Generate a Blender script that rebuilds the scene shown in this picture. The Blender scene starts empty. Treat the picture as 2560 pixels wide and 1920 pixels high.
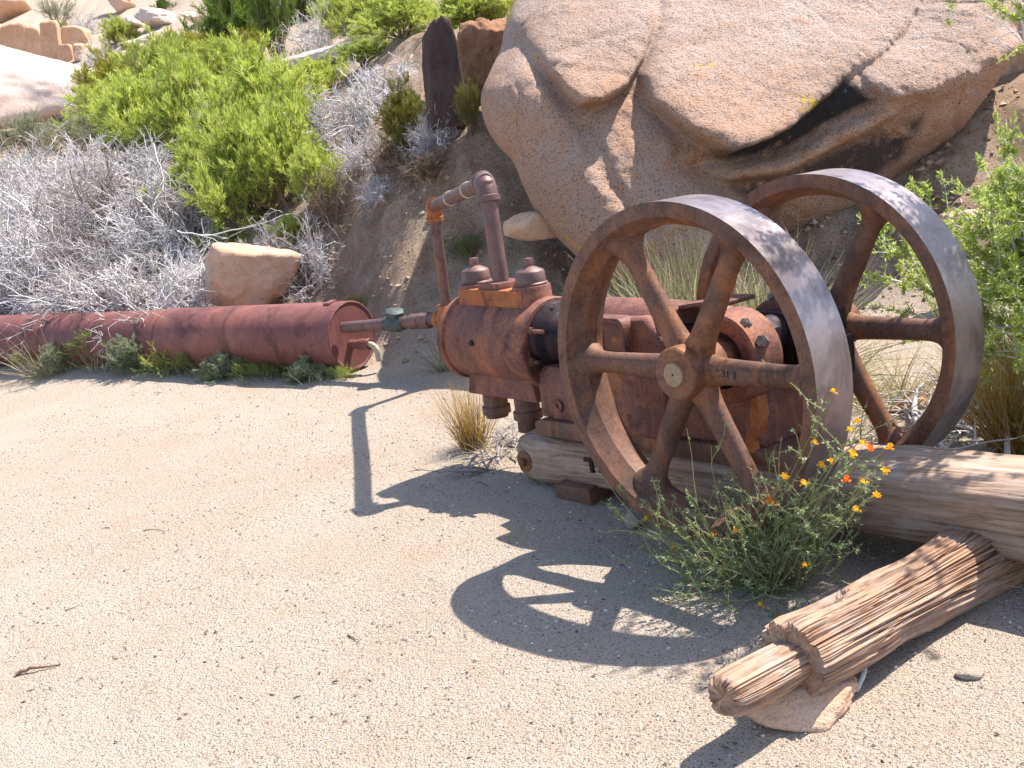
import bpy, bmesh, math, random
import numpy as np
from mathutils import Matrix, Vector

rng = np.random.default_rng(7)
random.seed(7)
scene = bpy.context.scene
col = scene.collection

# ---------------------------------------------------------------- camera
CAM_H, PITCH, ROLL, FOC = 1.463, 0.238, -0.164, 3000.0      # metres, radians, focal length in pixels of a 2560 wide frame
_r = np.array([1.0, 0, 0]); FWD = np.array([0, math.cos(PITCH), -math.sin(PITCH)]); _u = np.cross(_r, FWD)
RIGHT = math.cos(ROLL) * _r + math.sin(ROLL) * _u
UP = -math.sin(ROLL) * _r + math.cos(ROLL) * _u
EYE = np.array([0, 0, CAM_H])
cam = bpy.data.cameras.new('camera'); cam_ob = bpy.data.objects.new('camera', cam); col.objects.link(cam_ob)
cam.sensor_width = 36.0; cam.lens = 36.0 * FOC / 2560.0; cam.clip_start = 0.05; cam.clip_end = 500
cam_ob.matrix_world = Matrix(((RIGHT[0], UP[0], -FWD[0], EYE[0]), (RIGHT[1], UP[1], -FWD[1], EYE[1]),
                              (RIGHT[2], UP[2], -FWD[2], EYE[2]), (0, 0, 0, 1)))
scene.camera = cam_ob

# ---------------------------------------------------------------- sky, sun, exposure
SUN_AZ, SUN_EL = 0.482, 0.986                                # azimuth from +X towards +Y, elevation
SUN = np.array([math.cos(SUN_AZ) * math.cos(SUN_EL), math.sin(SUN_AZ) * math.cos(SUN_EL), math.sin(SUN_EL)])
world = bpy.data.worlds.new('World'); scene.world = world; world.use_nodes = True
wn = world.node_tree.nodes; wl = world.node_tree.links
sky = wn.new('ShaderNodeTexSky'); sky.sky_type = 'NISHITA'; sky.sun_disc = False
sky.sun_elevation = SUN_EL; sky.sun_rotation = math.pi / 2 - SUN_AZ
wl.new(sky.outputs[0], wn['Background'].inputs[0]); wn['Background'].inputs[1].default_value = 0.15
sun = bpy.data.lights.new('sun', 'SUN'); sun.energy = 5.0; sun.angle = math.radians(0.5); sun.color = (1.0, 0.95, 0.87)
sun_ob = bpy.data.objects.new('sun', sun); col.objects.link(sun_ob)
sun_ob.rotation_euler = Vector(SUN).to_track_quat('Z', 'Y').to_euler(); sun_ob.location = (6, 3, 10)
vs = scene.view_settings; vs.view_transform = 'Standard'; vs.look = 'None'; vs.gamma = 1.0; vs.use_curve_mapping = False
vs.exposure = 1.1
scene.cycles.max_bounces = 5; scene.cycles.diffuse_bounces = 3; scene.cycles.glossy_bounces = 2; scene.cycles.transmission_bounces = 2

# ---------------------------------------------------------------- pixel helpers (coordinates of a 2212 x 1659 view of the photograph)
KD = 2560.0 / 2212.0
def ray(x, y):
    return FWD + RIGHT * (x * KD - 1280) / FOC - UP * (y * KD - 960) / FOC
def atY(x, y, Y):
    d = ray(x, y); return EYE + d * (Y / d[1])
def atZ(x, y, z=0.0):
    d = ray(x, y); return EYE + d * ((z - CAM_H) / d[2])

# ---------------------------------------------------------------- noise
def _hash(ix, iy, iz, seed):
    h = (ix.astype(np.uint32) * np.uint32(374761393) + iy.astype(np.uint32) * np.uint32(668265263)
         + iz.astype(np.uint32) * np.uint32(2147483647) + np.uint32(seed * 974711 % 4294967295))
    h = (h ^ (h >> np.uint32(13))) * np.uint32(1274126177)
    h = (h ^ (h >> np.uint32(15))) * np.uint32(2246822519)
    return ((h ^ (h >> np.uint32(16))) & np.uint32(0xFFFFFF)).astype(np.float64) / 0xFFFFFF * 2 - 1
def vnoise(P, seed=0):
    P = np.asarray(P, float); i = np.floor(P).astype(np.int64); f = P - i; f = f * f * f * (f * (f * 6 - 15) + 10)
    out = 0
    for dx in (0, 1):
        for dy in (0, 1):
            for dz in (0, 1):
                w = (f[:, 0] if dx else 1 - f[:, 0]) * (f[:, 1] if dy else 1 - f[:, 1]) * (f[:, 2] if dz else 1 - f[:, 2])
                out = out + w * _hash(i[:, 0] + dx, i[:, 1] + dy, i[:, 2] + dz, seed)
    return out
def fbm(P, scale, octs=4, seed=0, gain=0.5):
    P = np.asarray(P, float) * scale; a = 1.0; s = 0; t = 0
    for o in range(octs):
        s = s + a * vnoise(P + 17.3 * o, seed + o); t += a; P = P * 2.03; a *= gain
    return s / t
def smooth(a, b, x):
    t = np.clip((x - a) / (b - a), 0, 1); return t * t * (3 - 2 * t)

# ---------------------------------------------------------------- mesh helpers
def tag(o, label=None, cat=None, group=None, kind=None):
    if label: o['label'] = label
    if cat: o['category'] = cat
    if group: o['group'] = group
    if kind: o['kind'] = kind
    return o
def link(name, me, mat, parent=None):
    o = bpy.data.objects.new(name, me); col.objects.link(o)
    if mat is not None:
        if len(me.materials) == 0: me.materials.append(mat)
    if parent is not None: o.parent = parent
    return o
def empty(name, loc=(0, 0, 0), rz=0.0, sc=1.0):
    o = bpy.data.objects.new(name, None); col.objects.link(o); o.empty_display_size = 0.1
    o.location = loc; o.rotation_euler = (0, 0, rz); o.scale = (sc, sc, sc) if np.isscalar(sc) else sc
    return o
def mesh_np(name, V, F, smooth_on=True, sharp=None):
    """V (n,3); F (m,3|4) array or a list of such arrays"""
    V = np.asarray(V, np.float32); Fs = F if isinstance(F, list) else [F]
    Fs = [np.asarray(f, np.int32) for f in Fs if len(f)]
    me = bpy.data.meshes.new(name)
    me.vertices.add(len(V)); me.vertices.foreach_set('co', V.ravel())
    idx = np.concatenate([f.ravel() for f in Fs]); tot = np.concatenate([np.full(len(f), f.shape[1], np.int32) for f in Fs])
    start = np.concatenate([[0], np.cumsum(tot)[:-1]]).astype(np.int32)
    me.loops.add(len(idx)); me.loops.foreach_set('vertex_index', idx)
    me.polygons.add(len(tot)); me.polygons.foreach_set('loop_start', start)
    try: me.polygons.foreach_set('loop_total', tot)
    except Exception: pass
    me.update(calc_edges=True); me.validate()
    me.polygons.foreach_set('use_smooth', np.full(len(me.polygons), smooth_on))
    if sharp is not None: me.set_sharp_from_angle(angle=math.radians(sharp))
    me.update()
    return me
class MB:
    """collects shapes of ONE part"""
    def __init__(s): s.V = []; s.F = []; s.n = 0
    def add(s, V, F):
        V = np.asarray(V, float); s.V.append(V)
        for f in F: s.F.append([int(i) + s.n for i in f])
        s.n += len(V); return s
    def box(s, x0, x1, y0, y1, z0, z1):
        V = [(x, y, z) for x in (x0, x1) for y in (y0, y1) for z in (z0, z1)]
        return s.add(V, [(0, 1, 3, 2), (4, 6, 7, 5), (0, 4, 5, 1), (2, 3, 7, 6), (0, 2, 6, 4), (1, 5, 7, 3)])
    def lathe(s, prof, org=(0, 0, 0), axis=(0, 0, 1), n=40, ph=0.0):
        """prof: list of (t along axis, radius); r = 0 closes"""
        ax = np.array(axis, float); ax /= np.linalg.norm(ax); h = np.array([0, 0, 1.0]) if abs(ax[2]) < .9 else np.array([1.0, 0, 0])
        e1 = np.cross(ax, h); e1 /= np.linalg.norm(e1); e2 = np.cross(ax, e1); org = np.array(org, float)
        V = []; F = []; rings = []
        for t, r in prof:
            if r <= 0: rings.append([len(V)]); V.append(org + ax * t)
            else:
                rings.append(list(range(len(V), len(V) + n)))
                for k in range(n):
                    a = 2 * math.pi * k / n + ph; V.append(org + ax * t + r * (math.cos(a) * e1 + math.sin(a) * e2))
        for A, B in zip(rings[:-1], rings[1:]):
            for k in range(n):
                k2 = (k + 1) % n
                if len(A) == 1 and len(B) == 1: continue
                if len(A) == 1: F.append((A[0], B[k2], B[k]))
                elif len(B) == 1: F.append((A[k], A[k2], B[0]))
                else: F.append((A[k], A[k2], B[k2], B[k]))
        return s.add(V, F)
    def cyl(s, p0, p1, r0, r1=None, n=24, ph=0.0):
        p0 = np.array(p0, float); p1 = np.array(p1, float); L = np.linalg.norm(p1 - p0); r1 = r0 if r1 is None else r1
        return s.lathe([(0, 0), (0, r0), (L, r1), (L, 0)], p0, p1 - p0, n, ph)
    def prism(s, poly, x0, x1):
        """polygon of (y, z) extruded along X"""
        m = len(poly); V = [(x0, y, z) for y, z in poly] + [(x1, y, z) for y, z in poly]
        F = [tuple(range(m))[::-1], tuple(range(m, 2 * m))] + [(k, (k + 1) % m, m + (k + 1) % m, m + k) for k in range(m)]
        return s.add(V, F)
    def tube(s, pts, rad, n=16, cap=True):
        V, F = tubes(np.array([pts], float), np.array([rad], float), n)
        k = len(pts); F = [tuple(f) for f in F]
        if cap: F += [tuple(range(n))[::-1], tuple(range((k - 1) * n, k * n))]
        return s.add(V, F)
    def build(s, name, mat, parent=None, bevel=0.0, sharp=32, seg=2):
        me = bpy.data.meshes.new(name); me.from_pydata(np.concatenate(s.V).tolist(), [], s.F); me.update()
        bm = bmesh.new(); bm.from_mesh(me); bmesh.ops.recalc_face_normals(bm, faces=bm.faces)
        if bevel:
            ed = [e for e in bm.edges if len(e.link_faces) == 2 and e.calc_face_angle(0) > math.radians(30)]
            if ed: bmesh.ops.bevel(bm, geom=ed, offset=bevel, segments=seg, profile=.6, affect='EDGES', clamp_overlap=True)
        bm.to_mesh(me); bm.free()
        me.polygons.foreach_set('use_smooth', [True] * len(me.polygons)); me.set_sharp_from_angle(angle=math.radians(sharp)); me.update()
        return link(name, me, mat, parent)
def tubes(P, R, n=3):
    """P (N,K,3) polylines, R (N,K) radii -> verts, quads"""
    N, K, _ = P.shape
    T = np.gradient(P, axis=1); T /= np.linalg.norm(T, axis=2, keepdims=True) + 1e-9
    ref = np.tile(np.array([0.31, 0.17, 0.93]), (N, 1)); t0 = T.mean(1)
    par = np.abs((t0 * ref).sum(1)) / (np.linalg.norm(t0, axis=1) + 1e-9) > .9
    ref[par] = np.array([0.95, 0.2, -0.1])
    E1 = np.cross(T, ref[:, None, :]); E1 /= np.linalg.norm(E1, axis=2, keepdims=True) + 1e-9
    E2 = np.cross(T, E1)
    a = np.arange(n) * 2 * np.pi / n
    V = P[:, :, None, :] + R[:, :, None, None] * (np.cos(a)[None, None, :, None] * E1[:, :, None, :] + np.sin(a)[None, None, :, None] * E2[:, :, None, :])
    i = np.arange(N)[:, None, None] * K * n; j = np.arange(K - 1)[None, :, None] * n; k = np.arange(n)[None, None, :]; k2 = (k + 1) % n
    F = np.stack([i + j + k, i + j + k2, i + j + n + k2, i + j + n + k], -1).reshape(-1, 4)
    return V.reshape(-1, 3), F
def bez(p, n=12):
    """Catmull-Rom through points"""
    p = [np.array(q, float) for q in p]; q = [2 * p[0] - p[1]] + p + [2 * p[-1] - p[-2]]; out = []
    for i in range(1, len(q) - 2):
        for t in np.linspace(0, 1, n, endpoint=False):
            a, b, c, d = q[i - 1], q[i], q[i + 1], q[i + 2]
            out.append(.5 * (2 * b + (c - a) * t + (2 * a - 5 * b + 4 * c - d) * t * t + (3 * b - a - 3 * c + d) * t ** 3))
    out.append(p[-1]); return np.array(out)

# ---------------------------------------------------------------- materials
def new_mat(name):
    m = bpy.data.materials.new(name); m.use_nodes = True; nt = m.node_tree
    return m, nt, nt.nodes['Principled BSDF']
def nd(nt, t, **kw):
    n = nt.nodes.new(t)
    for k, v in kw.items():
        if k.startswith('i_'): n.inputs[k[2:].replace('_', ' ')].default_value = v
        else: setattr(n, k, v)
    return n
def ramp(nt, src, stops, interp='LINEAR'):
    r = nt.nodes.new('ShaderNodeValToRGB'); r.color_ramp.interpolation = interp; e = r.color_ramp.elements
    while len(e) < len(stops): e.new(0.5)
    for el, (p, c) in zip(e, stops):
        el.position = p; el.color = (c, c, c, 1) if np.isscalar(c) else (*c, 1)
    nt.links.new(src, r.inputs[0]); return r.outputs[0]
def mix(nt, fac, a, b, mode='MIX'):
    n = nt.nodes.new('ShaderNodeMix'); n.data_type = 'RGBA'; n.blend_type = mode
    for s, v in ((n.inputs[0], fac), (n.inputs[6], a), (n.inputs[7], b)):
        if isinstance(v, bpy.types.NodeSocket): nt.links.new(v, s)
        elif np.isscalar(v): s.default_value = v
        else: s.default_value = (*v, 1)
    return n.outputs[2]
def coords(nt, which='Object', scale=(1, 1, 1)):
    tc = nt.nodes.new('ShaderNodeTexCoord'); mp = nt.nodes.new('ShaderNodeMapping'); mp.inputs['Scale'].default_value = scale
    nt.links.new(tc.outputs[which], mp.inputs[0]); return mp.outputs[0]
def noise(nt, vec, scale, detail=4, rough=.55, dist=0.0, out=0):
    n = nt.nodes.new('ShaderNodeTexNoise'); n.inputs['Scale'].default_value = scale; n.inputs['Detail'].default_value = detail
    n.inputs['Roughness'].default_value = rough; n.inputs['Distortion'].default_value = dist
    nt.links.new(vec, n.inputs['Vector']); return n.outputs[out]
def bumps(nt, b, *hs):
    """hs: (height socket, depth in metres) summed into one bump"""
    acc = None
    for h, d in hs:
        k = nt.nodes.new('ShaderNodeMath'); k.operation = 'MULTIPLY_ADD'; nt.links.new(h, k.inputs[0]); k.inputs[1].default_value = d; k.inputs[2].default_value = 0
        if acc is not None: nt.links.new(acc, k.inputs[2])
        acc = k.outputs[0]
    n = nt.nodes.new('ShaderNodeBump'); n.inputs['Strength'].default_value = 1.0; n.inputs['Distance'].default_value = 1.0
    nt.links.new(acc, n.inputs['Height']); nt.links.new(n.outputs[0], b.inputs['Normal'])

def rust(name, dark, mid, orange, amount=.5, rough=.7, metal=.15, scale=1.0, pit=.35):
    """weathered cast iron: blotches of dark brown, purple brown and orange rust"""
    m, nt, b = new_mat(name); v = coords(nt)
    n1 = noise(nt, v, 7 * scale, 6, .65, .3); n2 = noise(nt, v, 2.3 * scale, 5, .6, .6); n3 = noise(nt, v, 90 * scale, 3, .6)
    c = mix(nt, ramp(nt, n1, [(.35, 0), (.68, 1)]), dark, mid)
    c = mix(nt, ramp(nt, n2, [(.62 - .2 * amount, 0), (.80 - .2 * amount, 1)]), c, orange)
    n5 = noise(nt, v, 4.1 * scale, 5, .7, 1.2); c = mix(nt, ramp(nt, n5, [(.52, 0), (.66, .75)]), c, tuple(x * .42 for x in dark))
    c = mix(nt, ramp(nt, n3, [(.30, 1 - 1.2 * pit), (.55, 1.0)]), tuple(x * .3 for x in dark), c)
    v2 = coords(nt, scale=(1, 1, .22)); n4 = noise(nt, v2, 26 * scale, 3, .6)
    c = mix(nt, ramp(nt, n4, [(.5, 0), (.75, .45)]), c, orange)
    nt.links.new(c, b.inputs['Base Color']); b.inputs['Metallic'].default_value = metal; b.inputs['Specular IOR Level'].default_value = .22
    nt.links.new(ramp(nt, n1, [(.3, rough - .12), (.7, min(1, rough + .1))]), b.inputs['Roughness'])
    bumps(nt, b, (n3, .002 * pit), (n1, .0018))
    return m
def wood(name, cols, gdir, scale=1.0, crack=.5, rough=.85):
    """grain stretched along axis gdir (0, 1, 2)"""
    m, nt, b = new_mat(name); sc = [1, 1, 1]; sc[gdir] = .05; v = coords(nt, scale=tuple(sc))
    n1 = noise(nt, v, 26 * scale, 5, .65, .2); n2 = noise(nt, v, 90 * scale, 3, .6); n3 = noise(nt, coords(nt), 3 * scale, 4, .6)
    c = ramp(nt, n1, [(.25, cols[0]), (.5, cols[1]), (.75, cols[2])])
    c = mix(nt, ramp(nt, n3, [(.45, 0), (.7, .7)]), c, cols[3])
    c = mix(nt, ramp(nt, n2, [(.3, .55), (.5, 0)]), c, (.03, .018, .012))
    ng = noise(nt, coords(nt), 6 * scale, 4, .7, .5); c = mix(nt, ramp(nt, ng, [(.5, 0), (.68, .55)]), c, (.36, .31, .275))
    nt.links.new(c, b.inputs['Base Color']); b.inputs['Roughness'].default_value = rough; b.inputs['Specular IOR Level'].default_value = .2
    bumps(nt, b, (n1, .006 * crack), (n2, .003 * crack))
    return m
def granite(name, light, mid, deep, scale=1.0, lichen=0.0, stain=None, bstr=.6):
    m, nt, b = new_mat(name); v = coords(nt)
    n1 = noise(nt, v, 1.3 * scale, 5, .6, .4); n2 = noise(nt, v, 75 * scale, 3, .75); n3 = noise(nt, v, 9 * scale, 4, .7)
    c = mix(nt, ramp(nt, n1, [(.38, 0), (.62, 1)]), mid, light)
    c = mix(nt, ramp(nt, n3, [(.52, 0), (.72, .75)]), c, deep)
    c = mix(nt, ramp(nt, n2, [(.30, .6), (.46, 0)]), c, tuple(x * .4 for x in deep))
    c = mix(nt, ramp(nt, n2, [(.55, 0), (.72, .55)]), c, tuple(min(.85, x * 1.2) for x in light))
    if stain:
        a2 = nd(nt, 'ShaderNodeAttribute', attribute_name='warm_bounce_tint'); k2 = nd(nt, 'ShaderNodeMath', operation='MULTIPLY'); nt.links.new(a2.outputs['Fac'], k2.inputs[0])
        nt.links.new(ramp(nt, n3, [(.30, .25), (.62, .95)]), k2.inputs[1]); c = mix(nt, k2.outputs[0], c, (.50, .285, .18))  # orange put into the colour for warm light bounced onto the lower lobes
        c = mix(nt, ramp(nt, n2, [(.37, .8), (.47, 0)]), c, (.13, .08, .055))
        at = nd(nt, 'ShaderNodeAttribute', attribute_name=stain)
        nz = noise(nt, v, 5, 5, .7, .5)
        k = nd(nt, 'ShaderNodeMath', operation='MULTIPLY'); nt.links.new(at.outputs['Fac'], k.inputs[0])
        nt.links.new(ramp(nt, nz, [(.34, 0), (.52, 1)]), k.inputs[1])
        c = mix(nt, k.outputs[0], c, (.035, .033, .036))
    if lichen:
        nl = noise(nt, v, 2.6, 6, .75, .8); nl2 = noise(nt, v, 34, 3, .7)
        k = nd(nt, 'ShaderNodeMath', operation='MULTIPLY')
        nt.links.new(ramp(nt, nl, [(.63, 0), (.67, 1)]), k.inputs[0]); nt.links.new(ramp(nt, nl2, [(.45, 0), (.52, 1)]), k.inputs[1])
        c = mix(nt, k.outputs[0], c, (.58, .36, .03))
    nt.links.new(c, b.inputs['Base Color']); b.inputs['Roughness'].default_value = .92; b.inputs['Specular IOR Level'].default_value = .15
    bumps(nt, b, (n2, .014 * bstr), (n3, .022 * bstr))
    return m
def plant(name, c1, c2, c3=None, trans=.35, rough=.6):
    """leaf or twig colour that varies from leaf to leaf"""
    m, nt, b = new_mat(name); g = nt.nodes.new('ShaderNodeNewGeometry')
    c = ramp(nt, g.outputs['Random Per Island'], [(0, c1), (.6, c2), (1, c3 or c2)])
    oi = nt.nodes.new('ShaderNodeObjectInfo'); hs = nt.nodes.new('ShaderNodeHueSaturation')
    nt.links.new(c, hs.inputs['Color'])
    mr = nt.nodes.new('ShaderNodeMapRange'); mr.inputs[3].default_value = .85; mr.inputs[4].default_value = 1.12
    nt.links.new(oi.outputs['Random'], mr.inputs[0]); nt.links.new(mr.outputs[0], hs.inputs['Value'])
    nt.links.new(hs.outputs[0], b.inputs['Base Color']); b.inputs['Roughness'].default_value = rough; b.inputs['Specular IOR Level'].default_value = .25
    if trans:
        t = nt.nodes.new('ShaderNodeBsdfTranslucent'); nt.links.new(hs.outputs[0], t.inputs[0])
        ms = nt.nodes.new('ShaderNodeMixShader'); ms.inputs[0].default_value = trans
        nt.links.new(b.outputs[0], ms.inputs[1]); nt.links.new(t.outputs[0], ms.inputs[2])
        nt.links.new(ms.outputs[0], nt.nodes['Material Output'].inputs[0])
    return m

def gravel_mat():
    m, nt, b = new_mat('gravel'); v = coords(nt)
    n0 = noise(nt, v, .9, 4, .6, .4); n1 = noise(nt, v, 3.2, 5, .65); n2 = noise(nt, v, 60, 4, .7); n3 = noise(nt, v, 170, 3, .65); n4 = noise(nt, v, 330, 2, .6)
    c = mix(nt, ramp(nt, n0, [(.35, 0), (.65, 1)]), (.58, .445, .335), (.615, .515, .42))
    c = mix(nt, ramp(nt, n1, [(.48, 0), (.75, .6)]), c, (.60, .42, .29))
    c = mix(nt, ramp(nt, n3, [(.36, .95), (.455, 0)]), c, (.13, .10, .085))  # dark grit specks, also standing in for tiny shadows between grains
    c = mix(nt, ramp(nt, n4, [(.58, 0), (.75, .55)]), c, (.66, .58, .50))
    at = nd(nt, 'ShaderNodeAttribute', attribute_name='soil')
    nb = noise(nt, v, 5, 5, .7, .4)
    soil = ramp(nt, nb, [(.25, (.29, .18, .115)), (.5, (.44, .305, .21)), (.75, (.58, .45, .34))])
    soil = mix(nt, ramp(nt, n2, [(.35, .6), (.5, 0)]), soil, (.10, .06, .04))
    c = mix(nt, at.outputs['Fac'], c, soil)
    nt.links.new(c, b.inputs['Base Color']); b.inputs['Roughness'].default_value = .95; b.inputs['Specular IOR Level'].default_value = .1
    bumps(nt, b, (n3, .020), (n2, .024))
    return m

M = {}
M['gravel'] = gravel_mat()
M['pebble'] = plant('pebble', (.07, .055, .048), (.46, .37, .30), (.68, .60, .53), 0, .9)
M['rubble'] = plant('tan_rubble', (.20, .125, .085), (.38, .265, .185), (.50, .38, .28), 0, .9)
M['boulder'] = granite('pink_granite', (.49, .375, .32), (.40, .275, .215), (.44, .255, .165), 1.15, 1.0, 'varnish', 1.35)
M['rock'] = granite('tan_granite', (.67, .455, .33), (.59, .37, .245), (.50, .265, .15), 2.2, 0, None, .45)
M['rock_pale'] = granite('pale_granite', (.66, .52, .45), (.60, .44, .36), (.52, .33, .24), 1.2, 0, None, .35)
M['rock_grey'] = granite('grey_granite', (.50, .42, .34), (.40, .31, .24), (.36, .22, .13), 3.0, 0, None, .5)
M['rock_orange'] = granite('orange_granite', (.64, .41, .27), (.56, .31, .18), (.48, .22, .10), 2.0, 0, None, .45)
M['rock_red'] = granite('reddish_granite', (.46, .25, .15), (.38, .19, .105), (.32, .13, .06), 2.2, 0, None, .8)
M['iron'] = rust('dark_rusty_iron', (.115, .060, .044), (.20, .105, .074), (.34, .13, .048), .42, .62, .08, 1.0, .38)
M['tread'] = rust('worn_wheel_tread', (.20, .155, .155), (.295, .25, .255), (.19, .12, .105), .25, .34, .55, .7, .14)
M['rust_red'] = rust('red_rusty_iron', (.14, .062, .05), (.25, .104, .08), (.41, .155, .062), .45, .66, .04, 1.2, .45)
M['rust_orange'] = rust('orange_rust', (.28, .095, .04), (.42, .14, .05), (.52, .20, .07), .6, .8, .05, 1.5)
M['tank'] = rust('maroon_rusty_tank', (.165, .064, .058), (.22, .086, .079), (.30, .118, .078), .35, .55, .06, .9, .2)
M['pipe'] = rust('purple_brown_pipe', (.135, .078, .075), (.20, .118, .11), (.27, .12, .07), .35, .5, .3, 2.0, .2)
M['dark'] = rust('greasy_shaded_iron', (.02, .014, .018), (.04, .026, .03), (.09, .04, .03), .25, .55, .3)  # near-black iron, also the painted shade of the distance piece
M['bolt'] = rust('bolt_steel', (.16, .12, .11), (.30, .25, .24), (.30, .14, .07), .25, .45, .5, 4)
M['face'] = rust('machined_shaft_end', (.27, .19, .13), (.36, .265, .19), (.36, .20, .11), .3, .55, .4, 5, .15)
M['valve'] = rust('grey_green_valve', (.055, .075, .07), (.10, .13, .125), (.16, .13, .09), .2, .55, .2, 4)
M['spigot'] = rust('pale_brass_spigot', (.40, .34, .25), (.55, .48, .37), (.45, .33, .2), .3, .6, .2, 4)
M['timber'] = wood('weathered_timber', [(.16, .10, .062), (.33, .225, .15), (.46, .35, .265), (.30, .18, .10)], 1, 1.0, .6)
M['post'] = wood('orange_split_wood', [(.115, .062, .040), (.385, .24, .16), (.55, .40, .30), (.36, .19, .11)], 0, 1.6, .9)
M['stump'] = wood('dark_stump_wood', [(.05, .032, .026), (.085, .055, .045), (.13, .085, .068), (.07, .05, .045)], 2, .5, .5)
M['leaf'] = plant('bright_green_leaves', (.32, .41, .055), (.50, .57, .10), (.68, .69, .25), .5)
M['leaf_yellow'] = plant('yellow_green_leaves', (.28, .29, .03), (.42, .40, .05), (.52, .47, .10), .35)
M['leaf_olive'] = plant('olive_leaves', (.13, .14, .025), (.22, .22, .04), (.34, .30, .08), .3)
M['leaf_pale'] = plant('pale_grey_green_leaves', (.24, .28, .15), (.36, .40, .24), (.46, .48, .33), .3)
M['leaf_dark'] = plant('deep_green_leaves', (.085, .16, .02), (.15, .24, .03), (.24, .32, .06), .35)
M['leaf_fresh'] = plant('fresh_spring_leaves', (.28, .37, .06), (.42, .50, .11), (.58, .62, .22), .42)
M['twig_grey'] = plant('bleached_grey_twigs', (.40, .36, .345), (.60, .555, .545), (.75, .72, .715), 0, .8)
M['twig_mid'] = plant('weathered_grey_brown_twigs', (.20, .165, .15), (.36, .31, .29), (.56, .51, .49), 0, .85)
M['twig_brown'] = plant('brown_twigs', (.12, .075, .05), (.22, .15, .10), (.33, .25, .18), 0, .85)
M['twig_white'] = plant('whitish_bark', (.42, .39, .37), (.58, .55, .53), None, 0, .7)
M['grass_gold'] = plant('golden_dry_grass', (.36, .19, .03), (.52, .31, .06), (.62, .48, .18), .35)
M['grass_green'] = plant('grey_green_grass', (.16, .17, .07), (.27, .27, .13), (.48, .43, .25), .3)
M['grass_straw'] = plant('pale_straw', (.48, .38, .22), (.62, .52, .33), (.70, .62, .45), .3)
M['petal'] = plant('yellow_orange_petals', (.85, .42, .02), (.90, .58, .03), (.92, .36, .02), .3)
M['petal_red'] = plant('red_orange_petals', (.75, .12, .03), (.85, .22, .03), None, .25)
M['stem'] = plant('green_wiry_stems', (.22, .23, .08), (.34, .36, .15), (.42, .30, .18), .15)
M['vetch_leaf'] = plant('small_grey_green_leaflets', (.20, .26, .09), (.32, .39, .17), (.50, .56, .34), .35)

# ---------------------------------------------------------------- ground: flat gravel, an earth bank and the hillside beyond
_bx = np.array([-60, -4, -3, -2, -1, -.3, .3, .8, 1.4, 2, 3, 5, 60.]); _by = np.array([56, 9.75, 8.95, 8.15, 7.45, 7.0, 6.7, 6.6, 6.3, 5.9, 5.4, 4.6, -8.])
def ground_z(x, y):
    x = np.atleast_1d(np.asarray(x, float)); y = np.atleast_1d(np.asarray(y, float))
    d = y - np.interp(x, _bx, _by)
    P = np.stack([x, y, x * 0], 1)
    big = fbm(P, .45, 4, 3); mid = fbm(P, 1.8, 4, 9)
    steep = .52 + .35 * np.exp(-((x + .2) / .9) ** 2)
    dd = d + .25 * mid
    bank = np.where(dd > 0, np.minimum(steep * dd, steep * 1.5 + .235 * (dd - 1.5)), 0)
    bank = np.where(dd > -.3, np.where(dd < .3, steep * (dd + .3) ** 2 / 1.2, bank), bank)
    up = smooth(-.2, 1.2, d)
    z = bank + up * (.22 * big + .09 * mid) + (1 - up) * (.018 * fbm(P, .7, 3, 5) + .010 * fbm(P, 3.2, 3, 7)) + .004 * fbm(P, 7, 3, 6) + .10 * smooth(.1, 1.0, d) * np.abs(fbm(P, 2.6, 4, 13))
    z = z + np.clip(d - 20, 0, None) * .05 + .07 * smooth(-1.6, -3.2, x) * smooth(-1.0, -.2, d)
    return z
def ground_hit(x, y, t0=2.0, t1=90.0):
    d = ray(x, y); t = np.geomspace(t0, t1, 1400); Q = EYE + d[None] * t[:, None]
    g = ground_z(Q[:, 0], Q[:, 1]); k = np.argmax(Q[:, 2] < g)
    return np.array([Q[k, 0], Q[k, 1], g[k]])
def axis_pts(segs):
    return np.unique(np.concatenate([np.linspace(a, b, n) for a, b, n in segs]))
gx = axis_pts([(-70, -14, 30), (-14, -3, 100), (-3, 2.6, 240), (2.6, 8, 50), (8, 70, 28)])
gy = axis_pts([(-25, 1.5, 20), (1.5, 8, 250), (8, 14, 130), (14, 30, 110), (30, 95, 40)])
GX, GY = np.meshgrid(gx, gy, indexing='ij'); gz = ground_z(GX.ravel(), GY.ravel())
nx, ny = len(gx), len(gy)
idx = np.arange(nx * ny).reshape(nx, ny)
GF = np.stack([idx[:-1, :-1], idx[1:, :-1], idx[1:, 1:], idx[:-1, 1:]], -1).reshape(-1, 4)
gme = mesh_np('ground', np.stack([GX.ravel(), GY.ravel(), gz], 1), GF)
dd = GY.ravel() - np.interp(GX.ravel(), _bx, _by)
soil = smooth(-.05, .7, dd + .35 * fbm(np.stack([GX.ravel(), GY.ravel(), 0 * gz], 1), 1.3, 3, 21)) * (1 - .75 * smooth(4, 9, dd))
at = gme.attributes.new('soil', 'FLOAT', 'POINT'); at.data.foreach_set('value', soil.astype(np.float32))
tag(link('ground', gme, M['gravel']), kind='structure')

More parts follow.
